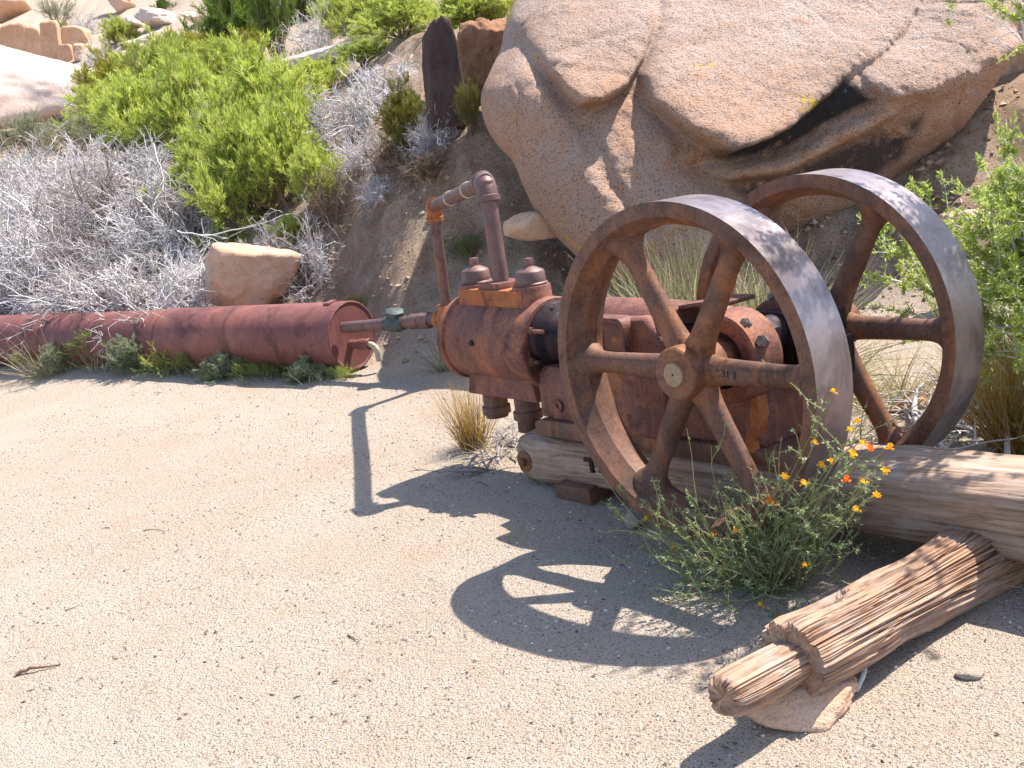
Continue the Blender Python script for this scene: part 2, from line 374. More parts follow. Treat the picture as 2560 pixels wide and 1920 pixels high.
# loose grit on the gravel: too many to count
def grit(name, n, xr, yr, smin, smax, seed, maxd=1e9):
    r = np.random.default_rng(seed); x = r.uniform(*xr, n); u = r.uniform(0, 1, n); y = yr[0] + (yr[1] - yr[0]) * u ** 1.35
    keep = fbm(np.stack([x, y, 0 * x], 1), 2.4, 3, 77) + r.uniform(-.45, .45, n) > -.05; x = x[keep]; y = y[keep]; n = len(x)
    if smax > .02:
        keep = (y - np.interp(x, _bx, _by)) > -.25; x = x[keep]; y = y[keep]; n = len(x)
    z = ground_z(x, y); s = smin * (smax / smin) ** (r.uniform(0, 1, n) ** 3.2)
    base = np.array([(1, 0, 0), (-1, 0, 0), (0, 1, 0), (0, -1, 0), (0, 0, 1), (0, 0, -1)], float)
    V = base[None] * (s[:, None, None] * r.uniform(.55, 1.15, (n, 6, 1))) + r.normal(0, .12, (n, 6, 3)) * s[:, None, None]
    a = r.uniform(0, 6.28, n); c, sn = np.cos(a), np.sin(a)
    X = V[:, :, 0] * c[:, None] - V[:, :, 1] * sn[:, None]; Y = V[:, :, 0] * sn[:, None] + V[:, :, 1] * c[:, None]
    V = np.stack([X + x[:, None], Y + y[:, None], V[:, :, 2] * .7 + z[:, None] + .15 * s[:, None]], -1).reshape(-1, 3)
    T = np.array([(0, 2, 4), (2, 1, 4), (1, 3, 4), (3, 0, 4), (2, 0, 5), (1, 2, 5), (3, 1, 5), (0, 3, 5)])
    F = (np.arange(n)[:, None, None] * 6 + T[None]).reshape(-1, 3)
    return tag(link(name, mesh_np(name, V, F, False), M['rubble' if smax > .02 else 'pebble']), kind='stuff')
tag(grit('loose_grit', 120000, (-2.8, 2.4), (1.9, 8.8), .0018, .0075, 11), 'pale loose grit scattered over the gravel yard', 'grit')

o = grit('bank_rubble', 16000, (-1.6, 3.2), (5.0, 9.5), .006, .035, 12); tag(o, 'loose tan rubble on the earth bank behind the engine', 'rubble')
# ---------------------------------------------------------------- rocks
def ico(sub):
    bm = bmesh.new(); bmesh.ops.create_icosphere(bm, subdivisions=sub, radius=1)
    V = np.array([v.co[:] for v in bm.verts]); F = np.array([[v.index for v in f.verts] for f in bm.faces]); bm.free(); return V, F
ICO = {k: ico(k) for k in (3, 4, 5)}
def rock_me(name, size, seed, planes=14, k=14, sub=5, rough=.035, boxy=0.0):
    r = np.random.default_rng(seed); D, F = ICO[sub]
    N = r.normal(0, 1, (planes, 3)); N /= np.linalg.norm(N, axis=1)[:, None]; H = r.uniform(.72, 1.0, planes)
    if boxy:
        B = np.array([(1, 0, 0), (-1, 0, 0), (0, 1, 0), (0, -1, 0), (0, 0, 1), (0, 0, -1)], float) + r.normal(0, .07, (6, 3))
        N = np.concatenate([B, N]); H = np.concatenate([np.full(6, boxy), H * 1.25])
    c = D @ N.T; ri = H[None] / np.maximum(c, .08); ri = np.minimum(ri, 6)
    rad = -np.log(np.exp(-k * ri).sum(1)) / k
    rad = rad * (1 + rough * 2.2 * fbm(D, 1.9, 3, seed) + rough * fbm(D, 7, 4, seed + 5))
    return mesh_np(name, D * rad[:, None] * np.array(size)[None], F)
def rock(name, label, loc, size, seed, mat='rock', rot=(0, 0, 0), cat='rock', group=None, parent=None, **kw):
    o = link(name, rock_me(name, size, seed, **kw), M[mat], parent); o.location = loc; o.rotation_euler = rot
    if parent is None: tag(o, label, cat, group)
    return o

# the giant boulder: overlapping rounded lobes parted by cracks
def xz(p, Y=6.8):
    return np.array([atY(x, y, Y)[[0, 2]] for x, y in p])
def inside_dist(P, poly):
    A = poly; B = np.roll(poly, -1, 0); best = np.full(len(P), 1e9); ins = np.zeros(len(P), bool)
    for a, b in zip(A, B):
        ab = b - a; t = np.clip(((P - a) @ ab) / (ab @ ab + 1e-12), 0, 1); best = np.minimum(best, np.hypot(*(P - a - t[:, None] * ab).T))
        cond = (a[1] > P[:, 1]) != (b[1] > P[:, 1])
        ins ^= cond & (P[:, 0] < (b[0] - a[0]) * (P[:, 1] - a[1]) / (b[1] - a[1] + 1e-12) + a[0])
    return np.where(ins, best, -best)
outl = np.concatenate([xz([(1240, 540), (1180, 482), (1150, 445), (1128, 400), (1105, 345), (1072, 310), (1046, 262), (1040, 205), (1062, 150), (1088, 95), (1103, 30)], 7.1),
                       [(.62, 2.35), (1.0, 2.8), (1.7, 3.15), (2.5, 3.2), (3.2, 3.0), (3.55, 2.5), (3.42, 1.95)],
                       xz([(2245, 10), (2190, 85), (2120, 200), (2055, 305), (1975, 375), (1900, 430), (1800, 520), (1650, 580), (1450, 600), (1330, 575)], 7.1)])
bc = np.array([1.95, 2.15])
oc = bez(list(outl) + [outl[0]], 10)[:-1]
ang = np.arctan2(oc[:, 1] - bc[1], oc[:, 0] - bc[0]); orad = np.hypot(oc[:, 0] - bc[0], oc[:, 1] - bc[1])
o_ = np.argsort(ang); ang, orad = ang[o_], orad[o_]
NT, NR = 1000, 170
th = np.linspace(-np.pi, np.pi, NT, endpoint=False); ro = np.interp(th, np.r_[ang[-1] - 2 * np.pi, ang, ang[0] + 2 * np.pi], np.r_[orad[-1], orad, orad[0]])
rho = (np.arange(1, NR + 1) / NR) ** .75
PX = bc[0] + rho[None, :] * (ro * np.cos(th))[:, None]; PZ = bc[1] + rho[None, :] * (ro * np.sin(th))[:, None]
PP = np.stack([PX.ravel(), PZ.ravel()], 1)
warp = np.stack([fbm(np.c_[PP, PP[:, :1] * 0], 3, 3, 31), fbm(np.c_[PP, PP[:, :1] * 0 + 5], 3, 3, 37)], 1)
PW = PP + .035 * warp
z_ = PP[:, 1]; x_ = PP[:, 0]
U_ = .84 - 1.45 * (z_ - 1.08) - .08 * (x_ - 1.3)                 # sunlit upper face, leaning back
LL = .62 - .74 * (z_ - 1.00) + .08 * (x_ - .8)                  # steeper lower left face
RR = .70 - 1.25 * (z_ - 1.10) - .10 * (x_ - 2.4)                # right-hand slab
hull = -np.log(np.exp(-9 * U_) + np.exp(-9 * LL)) / 9 - .01
under = .44 + .40 * (z_ - .80) - .04 * (x_ - 1.5)               # shaded undercut below the slabs
cav = xz([(1500, 330), (1540, 332), (1600, 304), (1665, 272), (1740, 219), (1813, 168), (1825, 196), (1880, 222), (1960, 209), (2040, 169), (2137, 88), (2300, 60), (2240, 420), (2000, 560), (1800, 640), (1500, 560), (1560, 430), (1490, 385), (1440, 352)])
cm = smooth(-.05, .10, inside_dist(PW, cav))
f = hull * (1 - cm) + under * cm
lobes = [
 # polygon, face it belongs to, how proud it stands, rounding width
 ([(1110, -420), (1100, 10), (1135, 88), (1180, 150), (1215, 200), (1250, 236), (1292, 232), (1345, 196), (1388, 125), (1428, 58), (1455, -30), (1500, -420)], U_, .065, .10),
 ([(1490, -500), (1440, 10), (1402, 110), (1372, 172), (1382, 232), (1429, 264), (1480, 300), (1532, 330), (1600, 302), (1665, 270), (1740, 217), (1813, 166), (1960, 68), (2035, -10), (2400, -420)], U_, .05, .10),
 ([(1822, 162), (1830, 196), (1880, 220), (1960, 207), (2040, 167), (2137, 86), (2190, 20), (2420, -420), (2350, -400), (2028, 0), (1960, 72)], RR, .0, .10),
 ([(1408, 290), (1500, 342), (1560, 352), (1640, 332), (1700, 312), (1800, 262), (1880, 225), (1910, 245), (1800, 305), (1700, 350), (1600, 380), (1540, 386), (1480, 372), (1415, 345)], under + .6 * (hull - under), -.02, .07),
 ([(1262, 245), (1300, 238), (1350, 203), (1376, 236), (1422, 266), (1436, 310), (1420, 350), (1450, 385), (1510, 410), (1480, 450), (1400, 480), (1330, 446), (1300, 380), (1276, 310)], hull, .035, .06),
 ([(1000, 180), (1090, 100), (1130, 100), (1172, 162), (1208, 210), (1243, 262), (1264, 322), (1292, 384), (1332, 442), (1390, 490), (1320, 620), (1240, 580), (1160, 500), (1100, 420), (1050, 330), (1000, 270)], hull, .05, .08),
]
for poly, face, off, w in lobes:
    dq = inside_dist(PW, xz(poly)); B = max(off, .03) + .055
    e = np.clip(dq / w, 0, 1); fl = face + off - B * (1 - np.sqrt(np.clip(1 - (1 - e) ** 2, 0, 1)))
    f = np.where(dq > 0, np.maximum(f, fl), f)
dout = (1 - np.tile(rho, NT)) * np.repeat(ro, NR)
e = np.clip(dout / .45, 0, 1); f = f - .55 * (1 - np.sqrt(1 - (1 - e) ** 2))
f2 = f.reshape(NT, NR)
for _ in range(3): f2 = (f2 + np.roll(f2, 1, 0) + np.roll(f2, -1, 0) + np.c_[f2[:, :1], f2[:, :-1]] + np.c_[f2[:, 1:], f2[:, -1:]]) / 5
f = f2.ravel()
P3 = np.c_[PP, f]
rid = 1 - np.abs(fbm(P3, 1.7, 2, 47)) * 9
f = f + .10 * fbm(P3, 1.1, 3, 41) + .022 * fbm(P3, 4.5, 3, 43) + .012 * fbm(P3, 22, 3, 45) - .014 * np.clip(rid, 0, 1) ** 2
YB = 7.0
fr = np.stack([x_, YB - f, z_], 1)
ce = np.array([[bc[0], YB - f2[:, 0].mean(), bc[1]]])
bk_y = YB - f2[:, -1:] + 1.3 * np.sqrt(np.clip(1 - rho[None, ::12] ** 2, 0, 1)); bk_idx = np.arange(0, NR, 12)
bk = np.stack([PX[:, bk_idx].ravel(), bk_y.ravel(), PZ[:, bk_idx].ravel()], 1)
cb = np.array([[bc[0], YB + 1.0, bc[1]]])
V = np.concatenate([fr, ce, bk, cb]); n1 = NT * NR
I = np.arange(n1).reshape(NT, NR); I2 = np.roll(I, -1, 0)
Fq = [np.stack([I[:, :-1], I[:, 1:], I2[:, 1:], I2[:, :-1]], -1).reshape(-1, 4)]
Ft = [np.stack([np.full(NT, n1), I[:, 0], I2[:, 0]], -1)]
nb = len(bk_idx); J = n1 + 1 + np.arange(NT * nb).reshape(NT, nb); J2 = np.roll(J, -1, 0)
Fq.append(np.stack([J[:, :-1], J2[:, :-1], J2[:, 1:], J[:, 1:]], -1).reshape(-1, 4))
Fq.append(np.stack([J[:, -1], J2[:, -1], I2[:, -1], I[:, -1]], -1))
Ft.append(np.stack([np.full(NT, len(V) - 1), J2[:, 0], J[:, 0]], -1))
bme = mesh_np('giant_boulder', V, [np.concatenate(Fq), np.concatenate(Ft)])
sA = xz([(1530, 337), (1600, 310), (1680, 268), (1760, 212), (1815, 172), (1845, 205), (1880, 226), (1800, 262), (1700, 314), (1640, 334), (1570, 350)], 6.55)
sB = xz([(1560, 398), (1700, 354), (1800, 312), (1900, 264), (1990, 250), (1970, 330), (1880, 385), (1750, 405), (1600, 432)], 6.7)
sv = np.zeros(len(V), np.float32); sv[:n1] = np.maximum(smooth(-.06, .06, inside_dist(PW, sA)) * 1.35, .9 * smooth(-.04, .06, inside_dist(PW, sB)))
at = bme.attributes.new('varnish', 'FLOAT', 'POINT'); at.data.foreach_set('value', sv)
ov = np.zeros(len(V), np.float32); ov[:n1] = np.clip(smooth(-.15, .22, U_ - LL) * .85 + .35 * fbm(P3, 2.2, 4, 61), 0, 1); ov[:n1] = np.maximum(ov[:n1], cm * .8)  # painted bounce light: strongest on lower faces and in the undercut
at = bme.attributes.new('warm_bounce_tint', 'FLOAT', 'POINT'); at.data.foreach_set('value', ov)
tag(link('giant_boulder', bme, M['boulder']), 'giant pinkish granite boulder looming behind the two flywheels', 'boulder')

# ---------------------------------------------------------------- the compressor engine (local frame: X along the crankshaft away from the camera, Y towards the cylinder, Z up)
PSI, TILT = .653, -.051
AX = np.array([math.cos(PSI) * math.cos(TILT), math.sin(PSI) * math.cos(TILT), math.sin(TILT)]); BX = np.array([-math.sin(PSI), math.cos(PSI), 0.0]); VX = np.cross(AX, BX)
OM = np.array([.763, 3.584, 0.0]); ZC = .577
def L2W(p): return OM + AX * p[0] + BX * p[1] + VX * p[2]
MACH = Matrix(((AX[0], BX[0], VX[0], OM[0]), (AX[1], BX[1], VX[1], OM[1]), (AX[2], BX[2], VX[2], OM[2]), (0, 0, 0, 1)))
eng = empty('compressor_engine'); eng.matrix_world = MACH
tag(eng, 'rusty antique air compressor engine with two spoked flywheels on a timber skid', 'compressor')

def flywheel(xf):
    """front face at local x = xf; rim is the part, spokes, hub, shaft end its sub-parts"""
    w, R = .16, .5; c = (xf, 0, ZC)
    prof = [(.000, .458), (0, R - .004), (.002, R), (w - .002, R), (w, R - .004), (w, .458), (w - .02, .448), (w * .66, .428), (w * .34, .428), (.02, .448), (.000, .458)]
    mb = MB(); mb.lathe(prof, c, (1, 0, 0), 144); rim = mb.build('flywheel', M['iron'], eng, sharp=28)
    me = rim.data; me.materials.append(M['tread'])
    for p in me.polygons:
        q = p.center; rr = math.hypot(q[1], q[2] - ZC)
        if rr > R - .003 and .003 < q[0] - xf < w - .003: p.material_index = 1
    for k in range(6):
        a = math.radians(60 * k - .8); d = np.array([0, math.cos(a), math.sin(a)]); e = np.array([0, -math.sin(a), math.cos(a)])
        V = []; n = 20; ts = np.array([.05, .075, .10, .13, .18, .26, .34, .375, .395, .41, .422, .434, .452])
        ra = 1.07 * np.array([.050, .046, .0405, .037, .035, .033, .031, .0325, .037, .044, .053, .062, .063]); rb = ra * np.r_[np.full(8, .86), .88, .9, .92, .92, .92]
        for t, a1, b1 in zip(ts, ra, rb):
            for j in range(n):
                q = 2 * math.pi * j / n; V.append(np.array(c) + np.array([w * .52, 0, 0]) + d * t + e * a1 * math.cos(q) + np.array([1.0, 0, 0]) * b1 * math.sin(q))
        F = [(i * n + j, i * n + (j + 1) % n, (i + 1) * n + (j + 1) % n, (i + 1) * n + j) for i in range(len(ts) - 1) for j in range(n)]
        s = MB(); s.add(V, F); s.build('spoke', M['iron'], rim, sharp=60)
    h = MB(); h.lathe([(.006, 0), (.006, .074), (.012, .079), (.05, .081), (w - .01, .081), (w, .075), (w, 0)], c, (1, 0, 0), 48); h.build('hub', M['iron'], rim)
    s = MB(); s.lathe([(-.002, .0035), (-.002, .035), (.002, .0375), (.01, .0375), (.01, .0035)], c, (1, 0, 0), 40); s.build('shaft_end', M['face'], rim)
    return rim
fw1 = flywheel(-.408); fw2 = flywheel(.248)
# cast number on the right-hand spoke of the near wheel
cu = bpy.data.curves.new('cast_number', 'FONT'); cu.body = '2 31 2'; cu.size = .03; cu.extrude = .003; cu.align_x = 'CENTER'; cu.align_y = 'CENTER'
tmp = bpy.data.objects.new('tmp', cu); col.objects.link(tmp); bpy.context.view_layer.update()
tme = bpy.data.meshes.new_from_object(tmp.evaluated_get(bpy.context.evaluated_depsgraph_get())); bpy.data.objects.remove(tmp)
num = link('cast_number', tme, M['dark'], fw1)
num.matrix_local = Matrix(((0, 0, -1, -.408 + .0832 - .0305), (-1, 0, 0, -.155), (0, 1, 0, ZC + .004), (0, 0, 0, 1)))

mb = MB(); mb.cyl((-.40, 0, ZC), (.40, 0, ZC), .036, n=32); mb.build('crankshaft', M['iron'], eng)
# base casting
mb = MB(); mb.prism([(-.16, .222), (1.0, .205), (1.0, .255), (.97, .268), (-.13, .285), (-.16, .27)], -.135, .165); mb.build('base_plate', M['iron'], eng, .008)
mb = MB(); mb.prism([(-.06, .28), (.93, .262), (.915, .34), (.86, .43), (.78, .475), (.66, .50), (.62, .56), (.62, .66), (.40, .672), (.33, .60), (.12, .545), (-.02, .49), (-.07, .42)], -.112, .135)
mb.build('frame_casting', M['rust_red'], eng, .022, seg=3)
mb = MB(); mb.lathe([(0, .0), (0, .012), (-.004, .012), (-.004, .021), (-.010, .024), (-.010, .009), (-.003, .008), (-.003, 0)], (-.112, .872, .325), (1, 0, 0), 24); mb.build('drain_boss', M['rust_red'], eng)
mb = MB(); mb.prism([(.30, .27), (.52, .27), (.47, .32), (.44, .42), (.43, .48), (.30, .48)], -.150, -.10); mb.build('frame_rib', M['rust_red'], eng, .015, seg=3)
# crosshead guide with its inspection window
mb = MB(); mb.lathe([(.33, 0), (.33, .10), (.345, .116), (.70, .116), (.76, .105), (.78, .105), (.78, 0)], (.015, 0, .592), (0, 1, 0), 48); mb.build('crosshead_guide', M['rust_red'], eng)
def rrect(y0, y1, z0, z1, r, n=6):
    p = []
    for cy, cz, a0 in ((y1 - r, z1 - r, 0), (y0 + r, z1 - r, 90), (y0 + r, z0 + r, 180), (y1 - r, z0 + r, 270)):
        for k in range(n + 1):
            a = math.radians(a0 + 90 * k / n); p.append((cy + r * math.cos(a), cz + r * math.sin(a)))
    return p
o1 = rrect(.455, .70, .535, .672, .035); o2 = rrect(.472, .685, .55, .655, .025); m_ = len(o1)
mb = MB(); V = [(-.152, y, z) for y, z in o1] + [(-.152, y, z) for y, z in o2] + [(-.09, y, z) for y, z in o1] + [(-.104, y, z) for y, z in o2]
F = []
for k in range(m_):
    k2 = (k + 1) % m_; F += [(k, k2, m_ + k2, m_ + k), (k, 2 * m_ + k, 2 * m_ + k2, k2), (m_ + k, m_ + k2, 3 * m_ + k2, 3 * m_ + k)]
mb.add(V, F); win = mb.build('window_frame', M['rust_red'], eng, .003)
mb = MB(); mb.prism(o2, -.108, -.102); mb.build('window_recess', M['rust_orange'], win)
mb = MB(); mb.cyl((-.113, .55, .59), (-.10, .55, .59), .012, n=12); mb.box(-.118, -.10, .60, .625, .55, .655); mb.build('crosshead_rod', M['rust_orange'], win, .003)
# split main bearings
for sx, nm in ((-1, 0), (1, 0)):
    x0 = -.205 if sx < 0 else .085; x1 = x0 + .12
    mb = MB(); mb.lathe([(0, .088), (0, .128), (.006, .137), (.10, .142), (.12, .142), (.12, .088)], (x0, 0, ZC), (1, 0, 0), 56); br = mb.build('main_bearing', M['rust_red'], eng)
    mb = MB(); mb.lathe([(.022, .05), (.022, .089), (.11, .089), (.11, .05)], (x0, 0, ZC), (1, 0, 0), 40); mb.build('bearing_bush', M['dark'], br)
    mb = MB(); mb.lathe([(-.03, .036), (-.03, .066), (.03, .066), (.03, .036)], (x0, 0, ZC), (1, 0, 0), 40); mb.build('shaft_collar', M['rust_red'], br)
    for (yy, zz, hh) in ((.03, .125, .034), (-.075, .10, .036), (-.128, .055, .036), (-.125, -.005, .034)):
        for xo in ((.03,) if zz > .11 or zz < 0 else (.05,)):
            d = np.array([-.25 * 1, yy - .02, zz + .03]); d /= np.linalg.norm(d); p = np.array([x0 + xo, yy, ZC + zz])
            b_ = MB(); b_.cyl(p - d * .02, p + d * hh * .72, .0185, n=6); b_.cyl(p + d * hh * .7, p + d * hh, .0115, n=14); b_.build('bearing_bolt', M['bolt'], br, .0015)
# open crankcase hood, crank webs and rod
hood = MB(); hp = []
for t in np.linspace(0, 1, 9): hp.append((.36 - .24 * t, .690 + .026 * math.sin(t * 1.7)))
hood.prism(hp + [(y, z - .014) for y, z in hp[::-1]], -.01, .125); hood.build('crankcase_hood', M['rust_red'], eng, .003)
mb = MB(); mb.prism([(-.09, .50), (.09, .50), (.09, .655), (.05, .68), (-.05, .68), (-.09, .65)], -.055, -.02); mb.prism([(-.09, .50), (.09, .50), (.09, .655), (.05, .68), (-.05, .68), (-.09, .65)], .03, .065); mb.build('crank_web', M['dark'], eng, .008)
mb = MB(); mb.tube([(.005, -.02, .62), (.005, .5, .60)], [.03, .026], 14); mb.lathe([(-.02, .0), (-.02, .055), (.024, .055), (.024, 0)], (.005, -.02, .62), (1, 0, 0), 28); mb.build('connecting_rod', M['dark'], eng)
mb = MB(); mb.box(.05, .20, -.17, -.02, .60, .675); mb.build('oil_box', M['dark'], eng, .012); mb = MB(); mb.box(.02, .16, -.22, -.10, .48, .60); mb.build('governor_box', M['dark'], eng, .012)
# thin curved rib and foot at the crank end
mb = MB(); mb.prism([(-.045, .49), (-.07, .485), (-.078, .40), (-.064, .335), (-.046, .31), (-.046, .28), (-.07, .262), (-.13, .252), (-.14, .236), (-.03, .235), (-.012, .27), (-.012, .32), (-.035, .36), (-.04, .42)], -.135, -.09)
mb.build('foot_bracket', M['rust_orange'], eng, .005)
# distance piece between guide and cylinder
mb = MB(); mb.lathe([(.76, .0), (.76, .092), (.80, .085), (.92, .085), (.955, .10), (.972, .13), (.985, .135), (1.005, .135), (1.005, 0)], (.022, 0, .548), (0, 1, 0), 48); mb.build('distance_piece', M['dark'], eng)  # coloured near-black to stand in for the shadow in this gap
mb = MB(); mb.prism([(.80, .26), (1.02, .26), (1.02, .42), (.98, .46), (.84, .46)], -.08, .12); mb.build('distance_foot', M['rust_red'], eng, .012)
# cylinder
CX, CZ = .03, .52
mb = MB(); mb.lathe([(1.005, 0), (1.005, .12), (1.01, .172), (1.016, .177), (1.045, .177), (1.052, .172), (1.056, .163), (1.515, .163), (1.518, .172), (1.522, .174), (1.548, .174), (1.556, .168), (1.570, .10), (1.572, 0)], (CX, 0, CZ), (0, 1, 0), 72)
cyl = mb.build('cylinder', M['rust_red'], eng, sharp=30)
for k in range(8):
    a = 2 * math.pi * (k + .35) / 8; p = np.array([CX + .148 * math.cos(a), 0, CZ + .148 * math.sin(a)]); ln = .075 if k % 3 == 0 else .045
    b_ = MB(); b_.cyl((p[0], 1.008, p[2]), (p[0], 1.008 - ln, p[2]), .0085, n=12); b_.cyl((p[0], 1.004, p[2]), (p[0], .986, p[2]), .0165, n=6); b_.build('flange_stud', M['iron'], cyl, .001)
mb = MB(); mb.cyl((CX - .161, 1.33, .535), (CX - .170, 1.33, .535), .011, n=14); mb.build('plug', M['dark'], cyl)
# valve chest, caps and the air outlet pad
mb = MB(); mb.box(CX - .075, CX + .075, 1.10, 1.50, .62, .728); ch = mb.build('valve_chest', M['rust_orange'], eng, .008)
for yy in (1.125, 1.465):
    mb = MB(); mb.lathe([(.60, 0), (.60, .078), (.735, .074), (.741, .070), (.741, 0)], (CX, yy, 0), (0, 0, 1), 44); mb.build('chest_boss', M['rust_red'], ch)
    mb = MB(); mb.lathe([(.741, .0), (.741, .063), (.748, .065), (.752, .059), (.790, .0565), (.795, .053), (.812, .017), (.812, 0)], (CX, yy, 0), (0, 0, 1), 44); cp = mb.build('valve_cap', M['pipe'], ch)
    mb = MB(); mb.box(CX - .014, CX + .014, yy - .014, yy + .014, .808, .842); mb.build('cap_nut', M['pipe'], cp, .002)
mb = MB(); mb.prism([(1.235, .728), (1.375, .728), (1.37, .752), (1.24, .752)], CX - .066, CX + .066); mb.build('outlet_pad', M['rust_red'], ch, .004)
# ports under the cylinder
mb = MB(); mb.prism([(1.06, .30), (1.50, .30), (1.47, .40), (1.09, .40)], CX - .09, CX + .09); mb.build('valve_foot', M['rust_red'], cyl, .012)
for yy in (1.20, 1.40):
    mb = MB(); mb.lathe([(.165 if yy < 1.3 else .2, 0), (.165 if yy < 1.3 else .2, .046), (.212, .046), (.215, .058), (.245, .058), (.25, .05), (.31, .05), (.31, 0)], (CX - .03, yy, 0), (0, 0, 1), 28); mb.build('inlet_port', M['iron'], cyl)

# ---------------------------------------------------------------- air pipe from the valve chest up, over and down to the tank
R_P = .032
pA = L2W((CX, 1.305, .75)); pB = atY(1049, 392, 4.72); pC = atY(936, 446, 6.36); pD = atY(967, 688, 6.42); pE = atY(742, 708, 6.93)
pipe = empty('air_pipe', tuple(pA)); tag(pipe, 'rusty air pipe rising from the compressor and bending down to the tank', 'pipe')
pipe.location = (0, 0, 0)
def seg(name, a, b, r, mat='pipe', n=24, par=pipe):
    m = MB(); m.cyl(a, b, r, n=n); return m.build(name, M[mat], par)
def lerp(a, b, t): return np.array(a) * (1 - t) + np.array(b) * t
def elbow(a, c, b, r, name='elbow', mat='pipe'):
    """bend at c between directions to a and b, with collars"""
    a, b, c = map(np.array, (a, b, c)); da = (a - c) / np.linalg.norm(a - c); db = (b - c) / np.linalg.norm(b - c); L = r * 1.75
    pts = [c + da * L]; 
    for t in np.linspace(0, 1, 12): pts.append((1 - t) ** 2 * (c + da * L * .92) + 2 * t * (1 - t) * c + t * t * (c + db * L * .92))
    pts.append(c + db * L)
    m = MB(); m.tube(pts, [r] * len(pts), 24)
    for d in (da, db): m.lathe([(L * .72, r), (L * .76, r * 1.12), (L * 1.04, r * 1.12), (L * 1.06, r * .9), (L * 1.06, 0)], c, d, 28)
    return m.build(name, M[mat], par_pipe, sharp=35)
par_pipe = pipe
seg('riser', pA, pB, R_P); elbow(pA, pB, pC, .042)
seg('overhead_pipe', pB, pC, R_P * .97)
for t in (.27, .60): 
    q = lerp(pB, pC, t); d = (pC - pB) / np.linalg.norm(pC - pB); m = MB(); m.lathe([(-.012, R_P), (-.010, R_P * 1.13), (.012, R_P * 1.13), (.014, R_P)], q, d, 24); m.build('weld_band', M['spigot'], pipe)
elbow(pB, pC, pD, .041, 'elbow', 'rust_orange')
seg('downpipe', pC, pD, R_P * .95); elbow(pC, pD, pE, .042, 'elbow', 'rust_orange')
seg('tank_line', pD, pE, .034)
dl = (pE - pD) / np.linalg.norm(pE - pD)
for t, r, mt, nm in ((.20, .047, 'pipe', 'union'), (.29, .043, 'pipe', 'coupling')):
    m = MB(); m.lathe([(-.035, .034), (-.035, r), (.035, r), (.035, .034)], lerp(pD, pE, t), dl, 8 if nm == 'union' else 24); m.build(nm, M[mt], pipe, .004)
vq = lerp(pD, pE, .485); m = MB(); m.lathe([(-.07, .034), (-.07, .044), (-.045, .046), (-.03, .052), (.03, .052), (.045, .046), (.07, .044), (.07, .034)], vq, dl, 8)
m.lathe([(0, .045), (.05, .045), (.055, .058), (.075, .058), (.085, .03), (.085, 0)], vq, (.15, -.25, 1), 6); m.build('gate_valve', M['valve'], pipe, .003)

# ---------------------------------------------------------------- air tank lying on the gravel
TR = .203
tc = atY(759, 727, 7.03); tc[2] = TR + .008
tdir = np.array([-.795, .606, 0.0]); tdir /= np.linalg.norm(tdir)
tank = empty('air_tank'); tx = tdir; tz = np.array([0, 0, 1.0]); ty = np.cross(tz, tx)
tank.matrix_world = Matrix(((tx[0], ty[0], 0, tc[0]), (tx[1], ty[1], 0, tc[1]), (0, 0, 1, 0), (0, 0, 0, 1)))
tag(tank, 'long maroon rusted air tank lying on the ground below the brush', 'tank')
for x0, x1, r in ((.06, 1.62, TR), (1.60, 2.95, TR - .006), (2.93, 4.3, TR), (4.28, 5.6, TR - .006)):
    m = MB(); m.lathe([(x0, r - .012), (x0, r - .002), (x0 + .004, r), (x1, r), (x1, r - .012)], (0, 0, tc[2]), (1, 0, 0), 72); m.build('shell_course', M['tank'], tank)
m = MB(); m.lathe([(-.008, 0), (-.008, TR - .016), (-.011, TR - .012), (-.014, TR - .004), (-.010, TR + .003), (.075, TR + .003), (.078, TR - .002)], (0, 0, tc[2]), (1, 0, 0), 72); hd = m.build('tank_head', M['tank'], tank)
for x0 in (1.61, 2.94, 4.29):
    m = MB(); m.lathe([(x0 - .009, TR - .008), (x0 - .006, TR + .002), (x0, TR + .0045), (x0 + .006, TR + .002), (x0 + .009, TR - .008)], (0, 0, tc[2]), (1, 0, 0), 72); m.build('weld_seam', M['iron'], tank)
m = MB(); m.cyl((5.55, 0, tc[2]), (5.62, 0, tc[2]), TR - .004, n=60); m.build('tank_head', M['tank'], tank)
m = MB(); m.prism([(-.02, tc[2] + TR), (.05, tc[2] + TR - .006), (.05, tc[2] + TR + .008), (-.02, tc[2] + TR + .014)], .08, .13); m.build('lug', M['tank'], hd, .003)
def W2T(p):
    d = np.array(p) - np.array([tc[0], tc[1], 0]); return np.array([d @ tx, d @ ty, d[2]])
q0 = W2T(atY(772, 744, 6.97)); q0[0] = .012
m = MB(); m.cyl(q0, q0 + np.array([-.17, 0, 0]), .028, n=20); m.lathe([(0, .03), (0, .034), (.07, .034), (.075, .03)], q0 + np.array([-.10, 0, 0]), (-1, 0, 0), 20); dr = m.build('drain_pipe', M['tank'], tank)
e0 = q0 + np.array([-.17, 0, 0]); m = MB(); pts = [e0] + [e0 + np.array([-.055 * math.sin(a), 0, -.055 * (1 - math.cos(a))]) for a in np.linspace(.2, 1.57, 8)] + [e0 + np.array([-.055, 0, -.10])]
m.tube(pts, [.018] * len(pts), 18); m.build('spigot', M['spigot'], dr)

